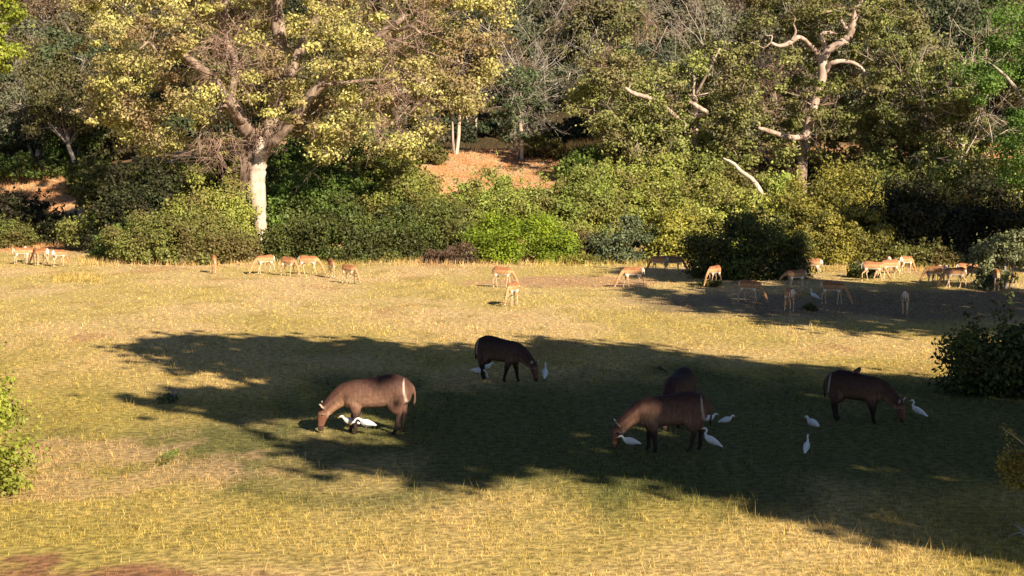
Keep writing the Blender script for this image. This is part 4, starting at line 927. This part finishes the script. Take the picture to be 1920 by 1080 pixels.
place(wbD, 1611, 791, -29, .90, 'dark waterbuck grazing right with a small bird perched on its back', 'antelope', WB)

IG = 'impalas grazing in the clearing'
v = {'g1': impala('graze'), 'g2': impala('graze', legs=(-.08, .12, .12, -.12), ny=.05), 'g3': impala('graze', legs=(.14, -.04, -.1, .08), ny=-.06), 'gm': impala('graze', True, (.02, -.1, .08, -.05)), 'h': impala('half', legs=(.03, -.08, .1, -.04), ny=.04)}
usedv = set()
IMP = [('g1', 43, 496, 15, .95, 'impala in profile at far left, leftmost of the herd'),
 ('g2', 52, 492, 88, .95, 'impala seen from behind at far left, next to the leftmost one'),
 ('g2', 68, 498, -70, .95, 'impala feeding head-on in the far left group'),
 ('g3', 77, 497, 160, .95, 'impala turned side-on in the middle of the far left group'),
 ('g2', 86, 496, 92, .95, 'impala rump-on with white rear, right of the far left group centre'),
 ('g1', 111, 500, 60, .95, 'rightmost impala of the far left group, rear quarter view'),
 ('g2', 401, 512, -80, .95, 'impala grazing alone below the olive bush left of the trunk'),
 ('g3', 497, 514, 215, 1.0, 'impala at the foot of the pale trunk facing away left'),
 ('g1', 541, 518, -40, 1.0, 'greyish impala grazing right, second right of the pale trunk'),
 ('g2', 579, 515, -8, 1.0, 'pale golden impala grazing in full profile right of the trunk'),
 ('gm', 622, 521, -75, .95, 'impala head-on between the pale golden one and the bush'),
 ('gm', 655, 532, -45, .95, 'horned impala grazing in front of the deep green bush'),
 ('g1', 943, 540, -25, 1.0, 'brown-backed impala grazing in the open centre of the clearing'),
 ('gm', 961, 573, -112, 1.0, 'ram with lyre horns grazing head-on in the open centre'),
 ('g2', 1186, 540, 188, 1.0, 'lone impala grazing left between centre and shade'),
 ('g3', 1236, 514, 150, .95, 'left impala of the pair in the shade beside the round bush'),
 ('g1', 1262, 514, 5, .95, 'dark impala side-on of the pair beside the round bush'),
 ('g3', 1339, 537, 235, 1.0, 'bright orange impala lit against the round dark bush'),
 ('g2', 1406, 569, -40, 1.0, 'shaded impala grazing right, in front of the round dark bush'),
 ('g3', 1480, 586, 95, 1.0, 'shaded impala standing with its back turned, left of the distant egret'),
 ('h', 1492, 546, 205, 1.0, 'shaded impala looking left behind the one with its back turned'),
 ('h', 1521, 522, 175, 1.0, 'impala side-on at the right end of the round dark bush'),
 ('g1', 1562, 572, -30, 1.0, 'shaded impala grazing right of the distant egret'),
 ('h', 1697, 590, 75, 1.0, 'shaded impala facing away alone in the dark grass at right'),
 ('g2', 1637, 528, -10, 1.0, 'impala grazing right beside the small knee-high bush'),
 ('g3', 1668, 524, 200, 1.0, 'impala grazing left, nose to nose by the knee-high bush'),
 ('g2', 1664, 512, 90, .9, 'impala behind the nose-to-nose pair, rump toward us'),
 ('g1', 1699, 514, 40, .95, 'brightly lit impala in front of the low olive bush at right'),
 ('g2', 1758, 532, 90, .95, 'impala rump-on with white rear in the right-hand group'),
 ('g1', 1750, 536, 200, .95, 'impala grazing left at the left end of the right-hand group'),
 ('g2', 1773, 532, 80, .95, 'lit impala turned away in the middle of the right-hand group'),
 ('g3', 1790, 541, 190, 1.0, 'dark-backed impala grazing left at the shadow edge'),
 ('h', 1812, 530, 5, .95, 'pale impala side-on behind the dark-backed one'),
 ('g2', 1826, 534, -60, .9, 'impala half hidden beside the little bush near the right edge'),
 ('g1', 1868, 545, -100, 1.0, 'reddish impala head-on at the right edge under the small tree')]
for k, px, py, yaw, s, lab in IMP:
    o = v[k] if k not in usedv else copy_thing(v[k]); usedv.add(k); place(o, px, py, yaw, s, lab, 'antelope', IG)
EG = 'white cattle egrets around the grazing animals'
ev = {p: egret(p) for p in ('stand', 'hunch', 'peck', 'stretch')}; usede = set()
EGR = [('hunch', 657, 811, 172, 1.0, 'sunlit egret hunched under the chest of the left waterbuck'), ('stretch', 688, 816, 165, 1.05, 'sunlit egret bending forward just right of the hunched one'),
 ('peck', 897, 712, 10, 1.0, 'egret pecking at the hind hooves of the farthest waterbuck'), ('hunch', 911, 703, 20, .9, 'egret half hidden behind the hind leg of the farthest waterbuck'),
 ('stand', 1022, 717, 85, 1.0, 'egret with upright neck right of the farthest waterbuck, seen from behind'), ('hunch', 1182, 850, 175, 1.0, 'egret crouched at the muzzle of the half-lit waterbuck'),
 ('stand', 1335, 849, 172, 1.0, 'tallest egret standing behind the half-lit waterbuck'), ('hunch', 1361, 805, 15, .85, 'egret leaning forward on the dark grass right of the half-lit waterbuck'),
 ('hunch', 1328, 803, 10, .9, 'egret showing only its head behind a waterbuck rump'), ('hunch', 1523, 815, 120, 1.05, 'egret with folded neck between the two right-hand waterbuck'),
 ('stand', 1512, 857, 70, .85, 'small egret nearest the bottom, seen from behind'), ('stand', 1722, 790, 165, .95, 'egret watching in front of the right-hand waterbuck'),
 ('stand', 1527, 566, 172, 1.0, 'distant egret among the shaded impalas')]
for k, px, py, yaw, s, lab in EGR:
    o = ev[k] if k not in usede else copy_thing(ev[k]); usede.add(k); place(o, px, py, yaw, s, lab, 'bird', EG)
# small dark birds
def small_bird(label, loc, yaw, s=1.0):
    mb = MB(); loft(mb, [(-.14, 0, .06, .012, .008), (-.06, 0, .085, .04, .035), (.0, 0, .10, .055, .055), (.05, 0, .13, .045, .05), (.085, 0, .165, .034, .034), (.11, 0, .165, .02, .02)], 4, 12)
    me = remesh(mb, .006, 3, 'bird'); me.materials.clear(); me.materials.append(flat_mat('brown_plumage', (.10, .045, .03), .8)); o = link('bird', me, None, loc, math.radians(yaw), s)
    bk = MB(); bk.tube([(.12, 0, .165), (.15, 0, .16)], [.008, .003], 6); bk.build('bill', YEL, o)
    for q in (1, -1): lg = MB(); lg.tube([(0, q * .02, .06), (.0, q * .02, .0)], [.006, .005], 5); lg.build('leg', LEG, o)
    tag(o, label, 'bird'); return o
L5 = wbD.location; small_bird('round brown bird perched on the back of the right-hand waterbuck', (L5[0] - .06, L5[1] + .03, .985), 50, 1.25); COL.objects['bird'].scale = (1.25, 1.25, .8)
d = ray(1240, 697); p = np.array([0, 0, H]) + d * (-H / d[2]); small_bird('small dark bird on the grass beyond the hidden waterbuck', (p[0], p[1], 0), 170, .75)
